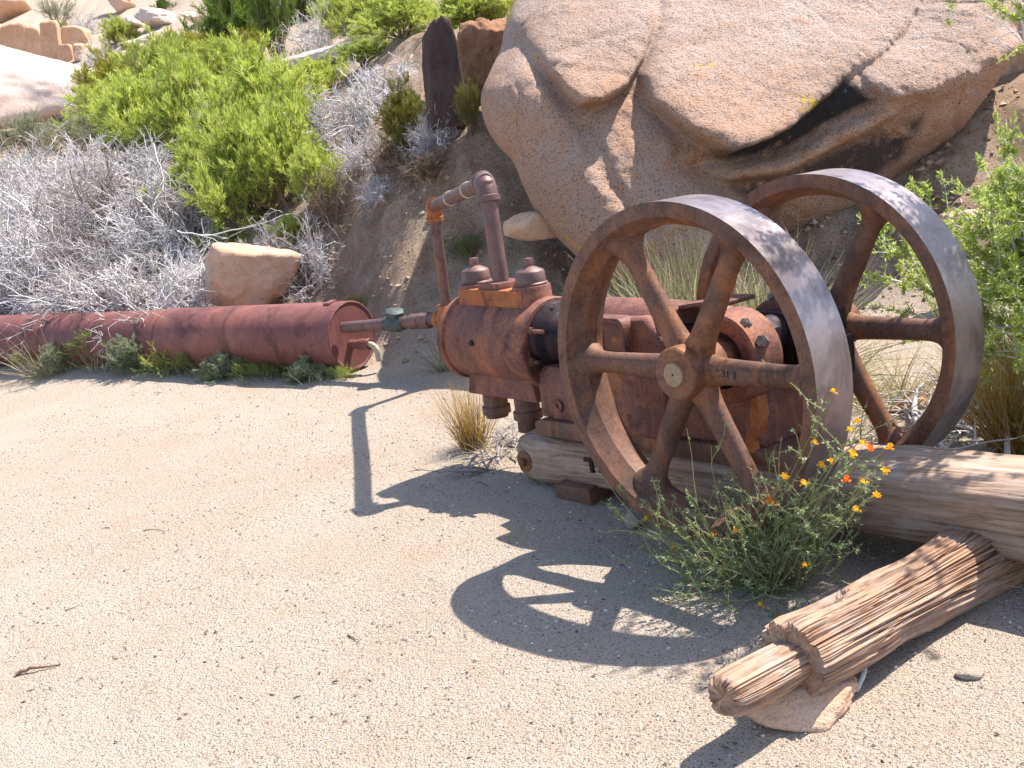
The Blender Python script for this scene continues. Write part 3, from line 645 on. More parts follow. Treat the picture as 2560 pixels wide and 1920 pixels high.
# ---------------------------------------------------------------- timbers
def log_mesh(name, L, prof, seed, nl=80, na=120, crack=.02, freq=9, taper=None, sup=2.0, endrag=.02):
    """prof: (half width, half height); lies along local X from 0 to L; sup = superellipse power"""
    r = np.random.default_rng(seed); t = np.linspace(0, 1, nl); a = np.linspace(0, 2 * np.pi, na, endpoint=False)
    Tm, Am = np.meshgrid(t, a, indexing='ij'); ca, sa = np.cos(Am), np.sin(Am)
    rad = (np.abs(ca) ** sup + np.abs(sa) ** sup) ** (-1 / sup)
    w = np.ones(nl) if taper is None else np.interp(t, *taper)
    P = np.stack([Tm.ravel() * L * .55, ca.ravel() * freq * .35, sa.ravel() * freq * .35], 1)
    P = P + .35 * np.stack([0 * P[:, 0], vnoise(P * np.array([3.0, .6, .6]), seed + 8), vnoise(P * np.array([3.0, .6, .6]), seed + 9)], 1)
    na_ = vnoise(P * np.array([1.6, 1, 1]), seed); nb_ = vnoise(P * np.array([3.5, 2.6, 2.6]), seed + 1); n_ = na_ * .4 + nb_ * .35 + vnoise(P * np.array([9, 6.5, 6.5]), seed + 2) * .45
    deep = .65 * np.clip(1 - np.abs(na_) * 13, 0, 1) + .6 * np.clip(1 - np.abs(nb_) * 9, 0, 1) * smooth(-.3, .4, vnoise(P * np.array([5, 1, 1]), seed + 5))
    P2 = np.stack([Tm.ravel() * L, ca.ravel() * .2, sa.ravel() * .2], 1)
    dis = (-crack * deep + crack * .35 * n_ + .03 * fbm(P2, 2.2, 3, seed + 4) * prof[1] / .1).reshape(nl, na)
    X = Tm * L; rag = endrag * np.abs(vnoise(np.stack([ca.ravel() * 5, sa.ravel() * 5, 0 * ca.ravel()], 1), seed + 7)).reshape(nl, na)
    X = X + rag * (1 - smooth(0, .08, Tm)) - rag * smooth(.92, 1, Tm)
    Y = ca * rad * (prof[0] * w[:, None] + dis); Z = sa * rad * (prof[1] * w[:, None] + dis)
    V = np.stack([X, Y, Z], -1).reshape(-1, 3)
    I = np.arange(nl * na).reshape(nl, na); I2 = np.roll(I, -1, 1)
    Fq = np.stack([I[:-1], I2[:-1], I2[1:], I[1:]], -1).reshape(-1, 4)
    c0 = V[:na].mean(0); c1 = V[-na:].mean(0); inn0 = (V[:na] - c0) * np.array([.25, .6, .6]) + c0 + np.array([.003, 0, 0]); inn1 = (V[-na:] - c1) * .5 + c1 - np.array([.004, 0, 0])
    n0 = len(V); V = np.concatenate([V, inn0, inn1, [c0, c1]]); k = np.arange(na); k2 = (k + 1) % na
    Fq = np.concatenate([Fq, np.stack([k2, k, n0 + k, n0 + k2], -1), np.stack([I[-1][k], I[-1][k2], n0 + na + k2, n0 + na + k], -1)])
    Ft = np.concatenate([np.stack([n0 + k2, n0 + k, np.full(na, n0 + 2 * na)], -1), np.stack([n0 + na + k, n0 + na + k2, np.full(na, n0 + 2 * na + 1)], -1)])
    return mesh_np(name, V, [Fq, Ft], True, 50)
def axes(o, p, xdir, up=(0, 0, 1)):
    x = np.array(xdir, float); x /= np.linalg.norm(x); y = np.cross(np.array(up, float), x); y /= np.linalg.norm(y); z = np.cross(x, y)
    o.matrix_world = Matrix(((x[0], y[0], z[0], p[0]), (x[1], y[1], z[1], p[1]), (x[2], y[2], z[2], p[2]), (0, 0, 0, 1))); return o
M['timber_x'] = wood('weathered_timber_beam', [(.15, .095, .068), (.345, .24, .175), (.52, .41, .33), (.29, .17, .11)], 0, 1.2, .9)
s0 = L2W((.015, 1.17, .095)); s1 = L2W((.035, -1.75, .235))
sk = empty('skid_timber'); axes(sk, s0, s1 - s0); tag(sk, 'long weathered timber skid running under the engine to the right', 'timber')
LS = np.linalg.norm(s1 - s0)
link('beam', log_mesh('beam', LS, (.15, .092), 3, 260, 160, .006, 12, ([0, .012, .04, .3, .5, .8, 1], [.80, .95, 1.0, 1.0, 1.12, 1.26, 1.3]), 4.5, .012), M['timber_x'], sk)
# big washer and bolt head on the camera side of the skid
skm = np.array(sk.matrix_world.inverted())
def toloc(p): return (skm @ np.r_[p, 1])[:3]
wb = toloc(L2W((-.142, 1.085, .103))); sgn = np.sign(wb[1])
m = MB(); m.lathe([(-.03, 0), (-.03, .04), (.004, .042), (.008, .036), (.008, 0)], (wb[0], sgn * .150, 0), (0, sgn, 0), 28); m.cyl((wb[0], sgn * .157, 0), (wb[0], sgn * .172, 0), .017, n=8); m.build('skid_bolt', M['iron'], sk, .002)
m = MB(); m.box(.42, .52, sgn * .141 - .008, sgn * .141 + .008, .028, .043); m.box(.445, .462, sgn * .141 - .008, sgn * .141 + .008, -.012, .028); m.box(.49, .506, sgn * .141 - .008, sgn * .141 + .008, -.008, .028); m.build('staple_iron', M['dark'], sk, .002)
bp = L2W((-.10, .80, 0)); blk = MB(); blk.box(-.085, .085, -.07, .07, -.03, .055); o = blk.build('support_block', M['iron'], None, .01); o.location = (bp[0], bp[1], 0); o.rotation_euler = (0, 0, PSI + math.pi / 2 + .12); tag(o, 'dark rusty block half buried under the left end of the skid', 'block')

# carved post end lying on a stone
c1 = atZ(*((1550 + 745 / 1.7465) / KD, (950 + 1225 / 1.7465) / KD), .135); c2 = atZ(*((1550 + 1500 / 1.7465) / KD, (950 + 815 / 1.7465) / KD), .075)
c0 = atZ(*((1550 + 425 / 1.7465) / KD, (950 + 1335 / 1.7465) / KD), .125)
pd = c2 - c1; pd /= np.linalg.norm(pd)
pw = empty('carved_post'); axes(pw, c1, pd); tag(pw, 'split orange brown wooden post with a narrow tenon resting on a stone', 'post')
link('post_body', log_mesh('post_body', .90, (.099, .094), 12, 240, 380, .026, 15, ([0, .03, 1], [.96, 1, 1.02]), 2.3, .012), M['post'], pw)
tn = link('tenon', log_mesh('tenon', .265, (.050, .046), 15, 110, 180, .010, 11, ([0, .03, .08, .25, 1], [.62, .82, .93, 1, 1.04]), 2.4, .012), M['post'], pw); tn.location = (-.235, .006, -.006)
rock('flat_stone', 'flat tan stone propping up the carved post', tuple(atZ(1745, 1515, .03)), (.135, .078, .048), 64, 'rock', (.02, -.03, .25), 'stone', planes=18)

# ---------------------------------------------------------------- other rocks
tp = atY(533, 598, 8.45)
rock('tan_boulder', 'blocky sunlit tan rock resting against the top of the tank', tuple(tp), (.30, .25, .235), 75, 'rock', (.15, .22, .35), boxy=.93, planes=16, rough=.06, k=20)
rock('wedged_rock', 'smooth oval rock wedged in shade under the giant boulder', tuple(atY(1150, 486, 6.75)), (.14, .13, .105), 82, 'rock', (0, .3, .3), sub=4)
rock('small_stone', 'small grey stone at the foot of the near flywheel', tuple(atZ(1365, 1128, .015)), (.035, .03, .025), 85, 'rock_grey', (0, .5, .3), sub=3)
rock('pebble_stone', 'pale angular stone on the gravel at the far right', tuple(atZ(2095, 1452, .012)), (.032, .02, .009), 86, 'rock_grey', (0, 0, .3), sub=3)
rock('bank_stone', 'tan stone behind the far flywheel beside straw grass', tuple(ground_hit(1985, 880)), (.11, .09, .05), 88, 'rock', (0, .2, .4), sub=4)
def rock_px(name, label, x, y, wpx, hpx, Y, seed, mat='rock_pale', depth=.8, tilt=0.0, cat='rock', parent=None, **kw):
    c = atY(x, y, Y if Y < 10 else ground_hit(x, y + hpx * .42)[1]); k = KD * np.linalg.norm(c - EYE) / FOC / 2
    return rock(name, label, tuple(c), (wpx * k, wpx * k * depth, hpx * k), seed, mat, (0, .16 + tilt, 0), cat, parent=parent, **kw)
oc_ = empty('rock_outcrop', tuple(ground_hit(90, 160))); oc_.location = (0, 0, 0); tag(oc_, 'jointed orange granite outcrop split into blocks at upper left', 'outcrop')
for (x, y, w, h, Y, sd) in ((-10, 105, 62, 100, 17.0, 1), (38, 100, 60, 104, 16.9, 2), (78, 104, 42, 92, 16.8, 3), (113, 98, 36, 96, 16.7, 4), (136, 80, 20, 36, 16.7, 5), (166, 81, 52, 42, 16.6, 6), (143, 116, 32, 40, 16.7, 7), (171, 114, 22, 40, 16.9, 8)):
    rock_px('block', None, x, y, w * 1.02, h * 1.04, Y, 200 + sd, 'rock_orange', .9, 0, parent=oc_, sub=4, boxy=.86, planes=6, k=22)
rock_px('overhanging_boulder', 'orange boulder with a shaded overhang in the top left corner', 8, 8, 120, 84, 18.5, 221, 'rock_orange', .9, .1, 'boulder', sub=4)
rock_px('pale_slab', 'broad pale granite slab below the jointed outcrop', 75, 205, 300, 150, 15.2, 231, 'rock_pale', .7, .02, 'slab', sub=5, planes=8)
for i, (x, y, w, h, Y, lab, mt) in enumerate((
        (345, 40, 70, 40, 21, 'flat pale rock high on the slope above the green shrubs', 'rock_pale'),
        (430, 38, 60, 26, 22, 'long pale rock near the top edge beside the dark shrub', 'rock_pale'),
        (262, 4, 46, 30, 23, 'reddish rock at the top edge left of centre', 'rock'),
        (320, 95, 90, 34, 19.5, 'low pale ledge behind the green thicket', 'rock_pale'),
        (290, 48, 46, 26, 20, 'small white rock beside the far green bush', 'rock_pale'),
        (788, 68, 70, 52, 12.6, 'slanting pale rock above the matted grey twigs', 'rock_pale'),
        (722, 118, 150, 44, 12.2, 'long pale slab sloping through the grey twigs', 'rock_pale'),
        (165, 226, 110, 24, 13.2, 'low pale rock peeping out above the grey brush', 'rock_pale'),
        (1045, 110, 120, 130, 8.7, 'reddish rock face beside the dark upright slab', 'rock_red'),
        (1000, 180, 130, 190, 9.0, 'tan streaked rock beside the dark upright slab', 'rock_grey'),
        (2195, 130, 150, 200, 7.6, 'sunlit tan rock behind the green bush at right', 'rock'),
        (2085, 500, 110, 90, 5.9, 'tan earthy rock behind the far flywheel', 'rock'))):
    rock_px('rock', lab, x, y, w, h, Y, 240 + i, mt, .8, -.25 if i in (5, 6) else 0, sub=5, rough=.11 if i in (8, 9, 10, 11) else .06, boxy=.95 if i in (8, 9, 10, 11) else 0)
M['slab_dark'] = granite('dark_brown_rock', (.105, .072, .062), (.075, .05, .043), (.05, .036, .034), 2.0, 0, None, .3)  # plain dark brown colours for the upright slab
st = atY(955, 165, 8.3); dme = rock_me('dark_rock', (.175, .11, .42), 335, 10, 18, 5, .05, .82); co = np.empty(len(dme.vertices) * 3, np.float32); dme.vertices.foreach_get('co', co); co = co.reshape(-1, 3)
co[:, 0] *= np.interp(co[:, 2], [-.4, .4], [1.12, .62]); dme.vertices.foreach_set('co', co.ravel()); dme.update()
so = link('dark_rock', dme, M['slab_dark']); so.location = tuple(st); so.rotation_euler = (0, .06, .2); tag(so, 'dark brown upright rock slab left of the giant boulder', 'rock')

# ================================================================ plants
def unit(a): return a / (np.linalg.norm(a, axis=-1, keepdims=True) + 1e-9)
def wander(P0, D0, L, K, r, wob=.15, grav=0.0):
    """polylines that start at P0 along D0 with length L, drifting; grav > 0 rises, < 0 droops"""
    N = len(P0); P = np.zeros((N, K, 3)); P[:, 0] = P0; D = unit(np.array(D0, float)); st = (L / (K - 1))[:, None]
    for k in range(1, K):
        D = unit(D + r.normal(0, wob, (N, 3)) + np.array([0, 0, grav])); P[:, k] = P[:, k - 1] + D * st
    return P
def sprout(P, n, r, t0=.2, t1=1.0):
    """n points on each polyline: positions, tangents, parameter"""
    N, K, _ = P.shape; i = np.repeat(np.arange(N), n); t = r.uniform(t0, t1, N * n) * (K - 1) * .9999; k = np.floor(t).astype(int); f = (t - k)[:, None]
    A = P[i, k]; B = P[i, k + 1]; return A + (B - A) * f, unit(B - A), t / (K - 1)
def spread(T, r, s): return unit(T + r.normal(0, s, T.shape))
def leaf_quads(p, d, L, W, r):
    s = unit(np.cross(d, r.normal(0, 1, d.shape))); L = L[:, None]; W = W[:, None]
    V = np.stack([p, p + d * L * .45 + s * W * .5, p + d * L, p + d * L * .45 - s * W * .5], 1).reshape(-1, 3)
    return V, np.arange(len(p) * 4).reshape(-1, 4)
def blades(P, W, r):
    """grass blades: tapered ribbons along polylines P (N,K,3)"""
    N, K, _ = P.shape; T = unit(np.gradient(P, axis=1)); s = unit(np.cross(T, r.normal(0, 1, (N, 1, 3)) + 0 * T))
    w = (W[:, None] * np.linspace(1, .08, K)[None])[..., None]
    V = np.stack([P - s * w, P + s * w], 2).reshape(-1, 3); i = np.arange(N)[:, None] * K * 2; j = np.arange(K - 1)[None] * 2
    return V, np.stack([i + j, i + j + 1, i + j + 3, i + j + 2], -1).reshape(-1, 4)
def cat(parts):
    V = []; F = []; n = 0
    for v, f in parts: V.append(v); F.append(f + n); n += len(v)
    return np.concatenate(V), np.concatenate(F)
def dome_dirs(n, r, lo, hi):
    a = r.uniform(0, 2 * np.pi, n); e = np.radians(r.uniform(lo, hi, n)); return np.stack([np.cos(a) * np.sin(e), np.sin(a) * np.sin(e), np.cos(e)], 1)
def disc(n, r, R): 
    a = r.uniform(0, 6.283, n); q = R * np.sqrt(r.uniform(0, 1, n)); return np.stack([q * np.cos(a), q * np.sin(a), 0 * a - .03], 1)

def leafy_shrub(seed, n0=24, b1=7, b2=6, nleaf=26, H=1.0, lo=0, hi=68, leaf=(.035, .09), lw=.085, up=.10, lsp=.42, R=.16):
    """upright spray shrub about 1 m tall: stems mesh, foliage mesh"""
    r = np.random.default_rng(seed)
    S = wander(disc(n0, r, R), dome_dirs(n0, r, lo, hi), r.uniform(.55, 1.0, n0) * H * .8, 6, r, .12, up * .5)
    p, t, q = sprout(S, b1, r, .25, .98); B = wander(p, spread(t, r, .45), r.uniform(.22, .5, len(p)) * H * (1.15 - .55 * q), 5, r, .16, up)
    p, t, q = sprout(B, b2, r, .15, 1); C = wander(p, spread(t, r, .45), r.uniform(.10, .26, len(p)) * H * (1.1 - .5 * q), 4, r, .16, up)
    st = cat([tubes(S, np.linspace(.010, .004, 6)[None] * r.uniform(.7, 1.2, (len(S), 1)), 4), tubes(B, np.linspace(.0045, .002, 5)[None] + 0 * B[:, :, 0], 3), tubes(C, np.linspace(.0025, .0012, 4)[None] + 0 * C[:, :, 0], 3)])
    p, t, q = sprout(C, nleaf, r, .05, 1); d = spread(t + np.array([0, 0, .25]), r, lsp); L = r.uniform(*leaf, len(p))
    lf = leaf_quads(p, d, L, L * lw * r.uniform(.8, 1.5, len(p)), r)
    return mesh_np('stems', *st), mesh_np('foliage', *lf, smooth_on=False)
def dead_brush(seed, n0=40, b1=6, b2=4, H=.8, lo=10, hi=88, thick=1.0, up=-.03, R=.3):
    r = np.random.default_rng(seed)
    S = wander(disc(n0, r, R), dome_dirs(n0, r, lo, hi), r.uniform(.5, 1.0, n0) * H, 7, r, .17, up)
    p, t, q = sprout(S, b1, r, .2, .98); B = wander(p, spread(t, r, .75), r.uniform(.2, .55, len(p)) * H * .8, 6, r, .14, up)
    p, t, q = sprout(B, b2, r, .1, 1); C = wander(p, spread(t, r, .8), r.uniform(.08, .30, len(p)) * H * .8, 4, r, .12, up)
    return mesh_np('branches', *cat([tubes(S, thick * np.linspace(.0065, .003, 7)[None] * r.uniform(.7, 1.5, (len(S), 1)), 4),
        tubes(B, thick * np.linspace(.0036, .0018, 6)[None] * r.uniform(.7, 1.4, (len(B), 1)), 3), tubes(C, thick * np.linspace(.0022, .001, 4)[None] * r.uniform(.8, 1.4, (len(C), 1)), 3)]))
def tuft(seed, n=420, H=.4, lo=0, hi=55, droop=-.09, W=.0022, R=.05, K=7):
    r = np.random.default_rng(seed); P = wander(disc(n, r, R), dome_dirs(n, r, lo, hi), r.uniform(.45, 1.05, n) * H, K, r, .05, droop)
    return mesh_np('blades', *blades(P, W * r.uniform(.6, 1.4, n), r))
def sink(loc): 
    x, y = loc[0], loc[1]; return (float(x), float(y), float(ground_z(x, y)[0]))

SH = {}
def proto(k, fn):
    if k not in SH: SH[k] = fn()
    return SH[k]
PROTO = {
 'spray1': lambda: leafy_shrub(101, nleaf=34), 'spray2': lambda: leafy_shrub(102, 28, 7, 6, 34), 'spray3': lambda: leafy_shrub(103, 28, 7, 5, 36, hi=80),
 'round': lambda: leafy_shrub(104, 30, 5, 5, 22, hi=88, leaf=(.03, .06), up=.16, R=.2), 'loose': lambda: leafy_shrub(105, 16, 7, 6, 18, leaf=(.025, .055), hi=60),
 'tall': lambda: leafy_shrub(106, 14, 8, 6, 26, hi=34, up=.14, leaf=(.03, .07)),
}
def put_shrub(name, label, kind, loc, h, w, mat, group=None, rz=None, stem='twig_brown', cat_='shrub'):
    st, fo = proto(kind, PROTO[kind]); e = empty(name, loc, random.uniform(0, 6.28) if rz is None else rz, (w, w, h)); tag(e, label, cat_, group)
    for nm, me, mt in (('stems', st, stem), ('foliage', fo, mat)):
        o = bpy.data.objects.new(nm, me); col.objects.link(o); o.parent = e
        if len(me.materials) == 0: me.materials.append(None)
        o.material_slots[0].link = 'OBJECT'; o.material_slots[0].material = M[mt]
    return e
def scale_at(c): return KD * np.linalg.norm(np.array(c) - EYE) / FOC
def shrub_px(name, label, kind, x, y, hpx, wpx, mat, **kw):
    c = ground_hit(x, y); k = scale_at(c); return put_shrub(name, label, kind, (c[0], c[1], c[2] - .04), hpx * k, wpx * k / 1.25, mat, **kw)
G = [
 ('green_shrub', 'largest bright green shrub in the middle of the thicket', 'spray2', 560, 462, 255, 270, 'leaf'),
 ('green_shrub', 'bright green spray shrub left of the largest green shrub', 'spray1', 430, 330, 230, 230, 'leaf'),
 ('green_shrub', 'olive tinged green shrub beside the pale slab', 'spray3', 262, 232, 130, 150, 'leaf_yellow'),
 ('green_shrub', 'broad green shrub behind the grey brush at upper left', 'spray2', 365, 232, 165, 210, 'leaf'),
 ('green_shrub', 'green shrub joining the thicket below the dark tall shrub', 'spray1', 500, 210, 150, 170, 'leaf'),
 ('green_shrub', 'green shrub on the right flank of the thicket', 'spray3', 645, 330, 170, 130, 'leaf'),
 ('green_shrub', 'green shrub crowding the left front of the largest green shrub', 'spray3', 480, 415, 220, 220, 'leaf'),
 ('green_shrub', 'green shrub crowding the right front of the largest green shrub', 'spray1', 630, 445, 230, 200, 'leaf'),
 ('green_shrub', 'green shrub rising behind the largest green shrub', 'spray3', 560, 300, 210, 260, 'leaf'),
 ('green_shrub', 'green shrub above the middle of the grey thicket', 'spray2', 330, 330, 190, 240, 'leaf'),
 ('green_shrub', 'yellowish shrub on the crest behind the broad green shrub', 'spray1', 420, 180, 120, 190, 'leaf_yellow'),
 ('green_shrub', 'low green shrub right of the pale slab', 'spray2', 235, 290, 120, 170, 'leaf'),
 ('green_shrub', 'small green shrub under the long pale slab', 'spray2', 690, 200, 90, 150, 'leaf'),
 ('tall_shrub', 'tall dark green shrub with bare stems at the top', 'tall', 598, 150, 240, 150, 'leaf_dark'),
 ('tall_shrub', 'dark green shrub cut by the top edge above the thicket', 'spray2', 520, 120, 190, 190, 'leaf_dark'),
 ('yellow_shrub', 'rounded yellow green bush before the tall dark shrub', 'round', 550, 122, 82, 92, 'leaf_yellow'),
 ('pale_shrub', 'pale grey green bush at the left edge', 'loose', 60, 345, 130, 190, 'leaf_pale'),
 ('pale_shrub', 'pale green bush above the grey brush near the left edge', 'loose', 165, 330, 110, 170, 'leaf_pale'),
 ('pale_shrub', 'faded green bush between the left edge and the big shrubs', 'loose', 270, 350, 110, 150, 'leaf'),
 ('rabbit_bush', 'small round vivid yellow green bush above the bank', 'round', 782, 240, 66, 84, 'leaf_yellow'),
 ('olive_shrub', 'olive shrub on the bank left of the dark upright slab', 'spray3', 880, 325, 165, 140, 'leaf_olive'),
 ('olive_shrub', 'narrow olive shrub squeezed against the giant boulder', 'tall', 1020, 300, 150, 100, 'leaf_olive'),
 ('leafy_shrub', 'green shrub hanging over the top edge left of the dark slab', 'spray1', 870, 74, 120, 190, 'leaf'),
 ('leafy_shrub', 'green shrub at the top edge right above the dark slab', 'spray2', 1010, 60, 110, 170, 'leaf'),
 ('leafy_shrub', 'green shrub above the slanting pale rock', 'spray3', 735, 60, 90, 120, 'leaf'),
 ('leafy_shrub', 'bright shrub hanging over the top edge between the slanting rock and the dark slab', 'spray2', 805, 62, 110, 150, 'leaf'),
 ('leafy_shrub', 'bright shrub at the top edge touching the giant boulder', 'spray3', 1070, 66, 110, 130, 'leaf'),
 ('leafy_shrub', 'bright shrub at the top edge above the long pale slab', 'spray1', 670, 40, 100, 130, 'leaf_dark'),
 ('green_shrub', 'green shrub low on the slope left of the bleached branch', 'spray1', 420, 440, 130, 150, 'leaf'),
 ('green_shrub', 'green shrub reaching down between thicket and dark twigs', 'spray2', 690, 440, 150, 120, 'leaf'),
 ('leafy_shrub', 'low green bush between the slab and the grey twigs', 'spray3', 790, 128, 60, 110, 'leaf_fresh'),
 ('far_shrub', 'blue green shrub beside the top left boulder', 'loose', 125, 52, 70, 80, 'leaf_pale'),
 ('far_shrub', 'small yellow bush on top of the jointed outcrop', 'round', 122, 72, 34, 50, 'leaf_yellow'),
 ('far_shrub', 'bright green far bush right of the outcrop', 'spray2', 255, 92, 60, 66, 'leaf'),
 ('far_shrub', 'olive far bush right of the outcrop', 'spray3', 288, 100, 46, 44, 'leaf_olive'),
 ('far_shrub', 'tiny green bush among the far rocks at the top', 'spray1', 352, 22, 34, 40, 'leaf_dark'),
 ('far_shrub', 'pale far bush among rocks near the top edge', 'loose', 480, 40, 60, 80, 'leaf_pale'),
 ('small_shrub', 'green sprig poking through the lower grey brush', 'spray1', 318, 600, 74, 84, 'leaf'),
 ('small_shrub', 'bright green sprig above the tan rock', 'spray3', 478, 545, 60, 90, 'leaf'),
 ('small_shrub', 'bright green low bush right above the tan rock', 'spray2', 640, 520, 70, 100, 'leaf'),
 ('small_shrub', 'dark green bush at the left edge above the tank', 'spray3', 8, 610, 60, 70, 'leaf_dark'),
 ('small_shrub', 'sparse yellowish weed behind the right end of the tank', 'loose', 775, 668, 64, 74, 'leaf_yellow'),
 ('small_shrub', 'dusty green shrub in shade on the bank behind the downpipe', 'loose', 1010, 560, 90, 90, 'leaf_dark'),
]
for name, label, kind, x, y, h, w, mat in G: shrub_px(name, label, kind, x, y, h, w, mat)

BR = [proto('dead%d' % i, lambda i=i: dead_brush(300 + i, thick=1.5)) for i in range(4)]
def put_brush(name, label, x, y, hpx, wpx, k, mat='twig_grey', group=None, loc=None, rz=None):
    c = ground_hit(x, y) if loc is None else np.array(loc); sc = scale_at(c); me = BR[k % 4]
    e = empty(name, (c[0], c[1], c[2] - .03), random.uniform(0, 6.28) if rz is None else rz, (wpx * sc / 1.3, wpx * sc / 1.3, hpx * sc / .75)); tag(e, label, 'brush', group)
    o = bpy.data.objects.new('branches', me); col.objects.link(o); o.parent = e
    if len(me.materials) == 0: me.materials.append(None)
    o.material_slots[0].link = 'OBJECT'; o.material_slots[0].material = M[mat]
    return e
k = 0
for x, y, h, w in ((40, 655, 150, 190), (130, 665, 170, 220), (235, 668, 165, 220), (330, 665, 150, 210), (415, 660, 130, 190),
                   (20, 560, 150, 200), (110, 570, 160, 230), (210, 575, 165, 230), (310, 560, 150, 220), (400, 555, 140, 220),
                   (30, 470, 150, 200), (130, 470, 160, 230), (240, 470, 150, 230), (350, 460, 130, 230), (90, 400, 120, 210), (210, 395, 120, 220), (320, 390, 110, 200), (430, 480, 120, 200), (455, 610, 110, 150), (170, 620, 150, 210), (290, 620, 150, 210)):
    put_brush('dead_brush', 'tangled bleached grey brush in the thicket piled behind the tank', x, y, h, w, k, ('twig_grey', 'twig_grey', 'twig_mid', 'twig_grey', 'twig_grey')[k % 5], group='grey brush thicket behind the tank'); k += 1
for lab, x, y, h, w, mt in (
    ('grey leafless twigs right of the tan rock at the foot of the bank', 690, 610, 150, 150, 'twig_grey'),
    ('dry brown and grey twigs directly behind the tan rock', 600, 570, 110, 170, 'twig_grey'),
    ('dark tangle of dry twigs on the bank under the big green shrub', 720, 470, 150, 130, 'twig_brown'),
    ('matted bleached twigs left of the round yellow green bush', 700, 300, 130, 170, 'twig_grey'),
    ('matted bleached twigs spread over the bank top near the dark slab', 800, 260, 120, 210, 'twig_grey'),
    ('flattened grey twigs between the pale slab and the dark slab', 860, 190, 90, 200, 'twig_grey'),
    ('grey twigs hanging down the bank below the olive shrub', 790, 350, 110, 140, 'twig_grey'),
    ('dry roots and twigs below the dark slab', 940, 320, 100, 110, 'twig_grey'),
    ('brown dry twigs on the bank below the olive shrub', 860, 360, 90, 130, 'twig_brown'),
    ('grey twiggy bush behind the tall dark shrub', 690, 120, 120, 120, 'twig_grey'),
    ('grey far brush on the outcrop beside the yellow bush', 190, 72, 50, 90, 'twig_grey'),
    ('grey brush hanging at the right end of the outcrop', 215, 140, 60, 80, 'twig_grey'),
    ('pale dead twigs at the edge of the pale slab', 190, 250, 80, 120, 'twig_grey'),
    ('bleached twigs sticking up between the green shrubs', 400, 300, 130, 130, 'twig_white'),
    ('bleached twigs through the middle of the largest green shrub', 500, 330, 150, 150, 'twig_white')):
    put_brush('dead_brush', lab, x, y, h, w, k, mt); k += 1

for lab, x, y, z0, w in (('dead twigs spilling over the top of the tank below the grey thicket', 215, 672, .40, .95), ('dead twigs drooping over the tank near its left end', 100, 676, .40, .9), ('dead twigs hanging over the tank left of the tan rock', 335, 668, .40, .8)):
    c = atZ(x, y, z0); e = put_brush('dead_brush', lab, x, y, 60, 100, k, loc=(c[0] + .10, c[1] + .22, .36)); e.scale = (w, w, .55); e.rotation_euler = (.5, .2, k * 1.3); k += 1
for lab, x, y, h, w, mt in (('grey twigs in front of the foot of the dark slab', 950, 305, 80, 130, 'twig_grey'), ('brown twigs between the olive shrub and the dark slab', 905, 290, 90, 110, 'twig_brown'), ('dry grey roots trailing down the bank beneath the dark slab', 915, 380, 80, 150, 'twig_brown'), ('grey twigs hanging on the bank left of the overhead pipe', 830, 420, 80, 120, 'twig_grey')):
    put_brush('dead_brush', lab, x, y, h, w, k, mt); k += 1
# long bleached branches lying over the thicket
def branch_obj(name, label, pts, r0, r1, mat, seed, subs=5, cat_='branch', slen=.35):
    r = np.random.default_rng(seed); P = bez(pts, 6); P = P + np.cumsum(r.normal(0, .006, P.shape), 0); R = np.linspace(r0, r1, len(P)) * .55; parts = [tubes(P[None], R[None], 6)]
    Pn = P[None]; p, t, q = sprout(Pn, subs, r, .15, .95); B = wander(p, spread(t, r, .6), r.uniform(.4, 1, len(p)) * slen, 6, r, .22, .02); parts.append(tubes(B, np.linspace(r1 * .7, r1 * .3, 6)[None] + 0 * B[:, :, 0], 4))
    p, t, q = sprout(B, 4, r, .2, 1); C = wander(p, spread(t, r, .6), r.uniform(.3, 1, len(p)) * slen * .4, 4, r, .15); parts.append(tubes(C, np.linspace(r1 * .5, r1 * .25, 4)[None] + 0 * C[:, :, 0], 3))
    return tag(link(name, mesh_np(name, *cat(parts)), M[mat]), label, cat_)
def offs(x, y, dz, back=0.0):
    c = ground_hit(x, y); d = (EYE - c); d /= np.linalg.norm(d); return c + d * back + np.array([0, 0, dz])
branch_obj('bleached_branch', 'long bleached branch lying across the brush above the tan rock', [atY(385, 500, 8.9), atY(450, 505, 8.85), atY(540, 485, 8.85), atY(600, 470, 8.9), atY(690, 455, 9.0)], .011, .005, 'twig_white', 401, 7)
branch_obj('bleached_branch', 'forked white branch before the largest green shrub', [atY(640, 560, 8.75), atY(655, 520, 8.7), atY(690, 460, 8.75)], .012, .006, 'twig_white', 402, 7)
branch_obj('bleached_branch', 'grey branch arching down over the left brush', [atY(330, 310, 10.2), atY(345, 380, 9.9), atY(322, 430, 9.7), atY(318, 480, 9.5)], .012, .006, 'twig_white', 403, 8)

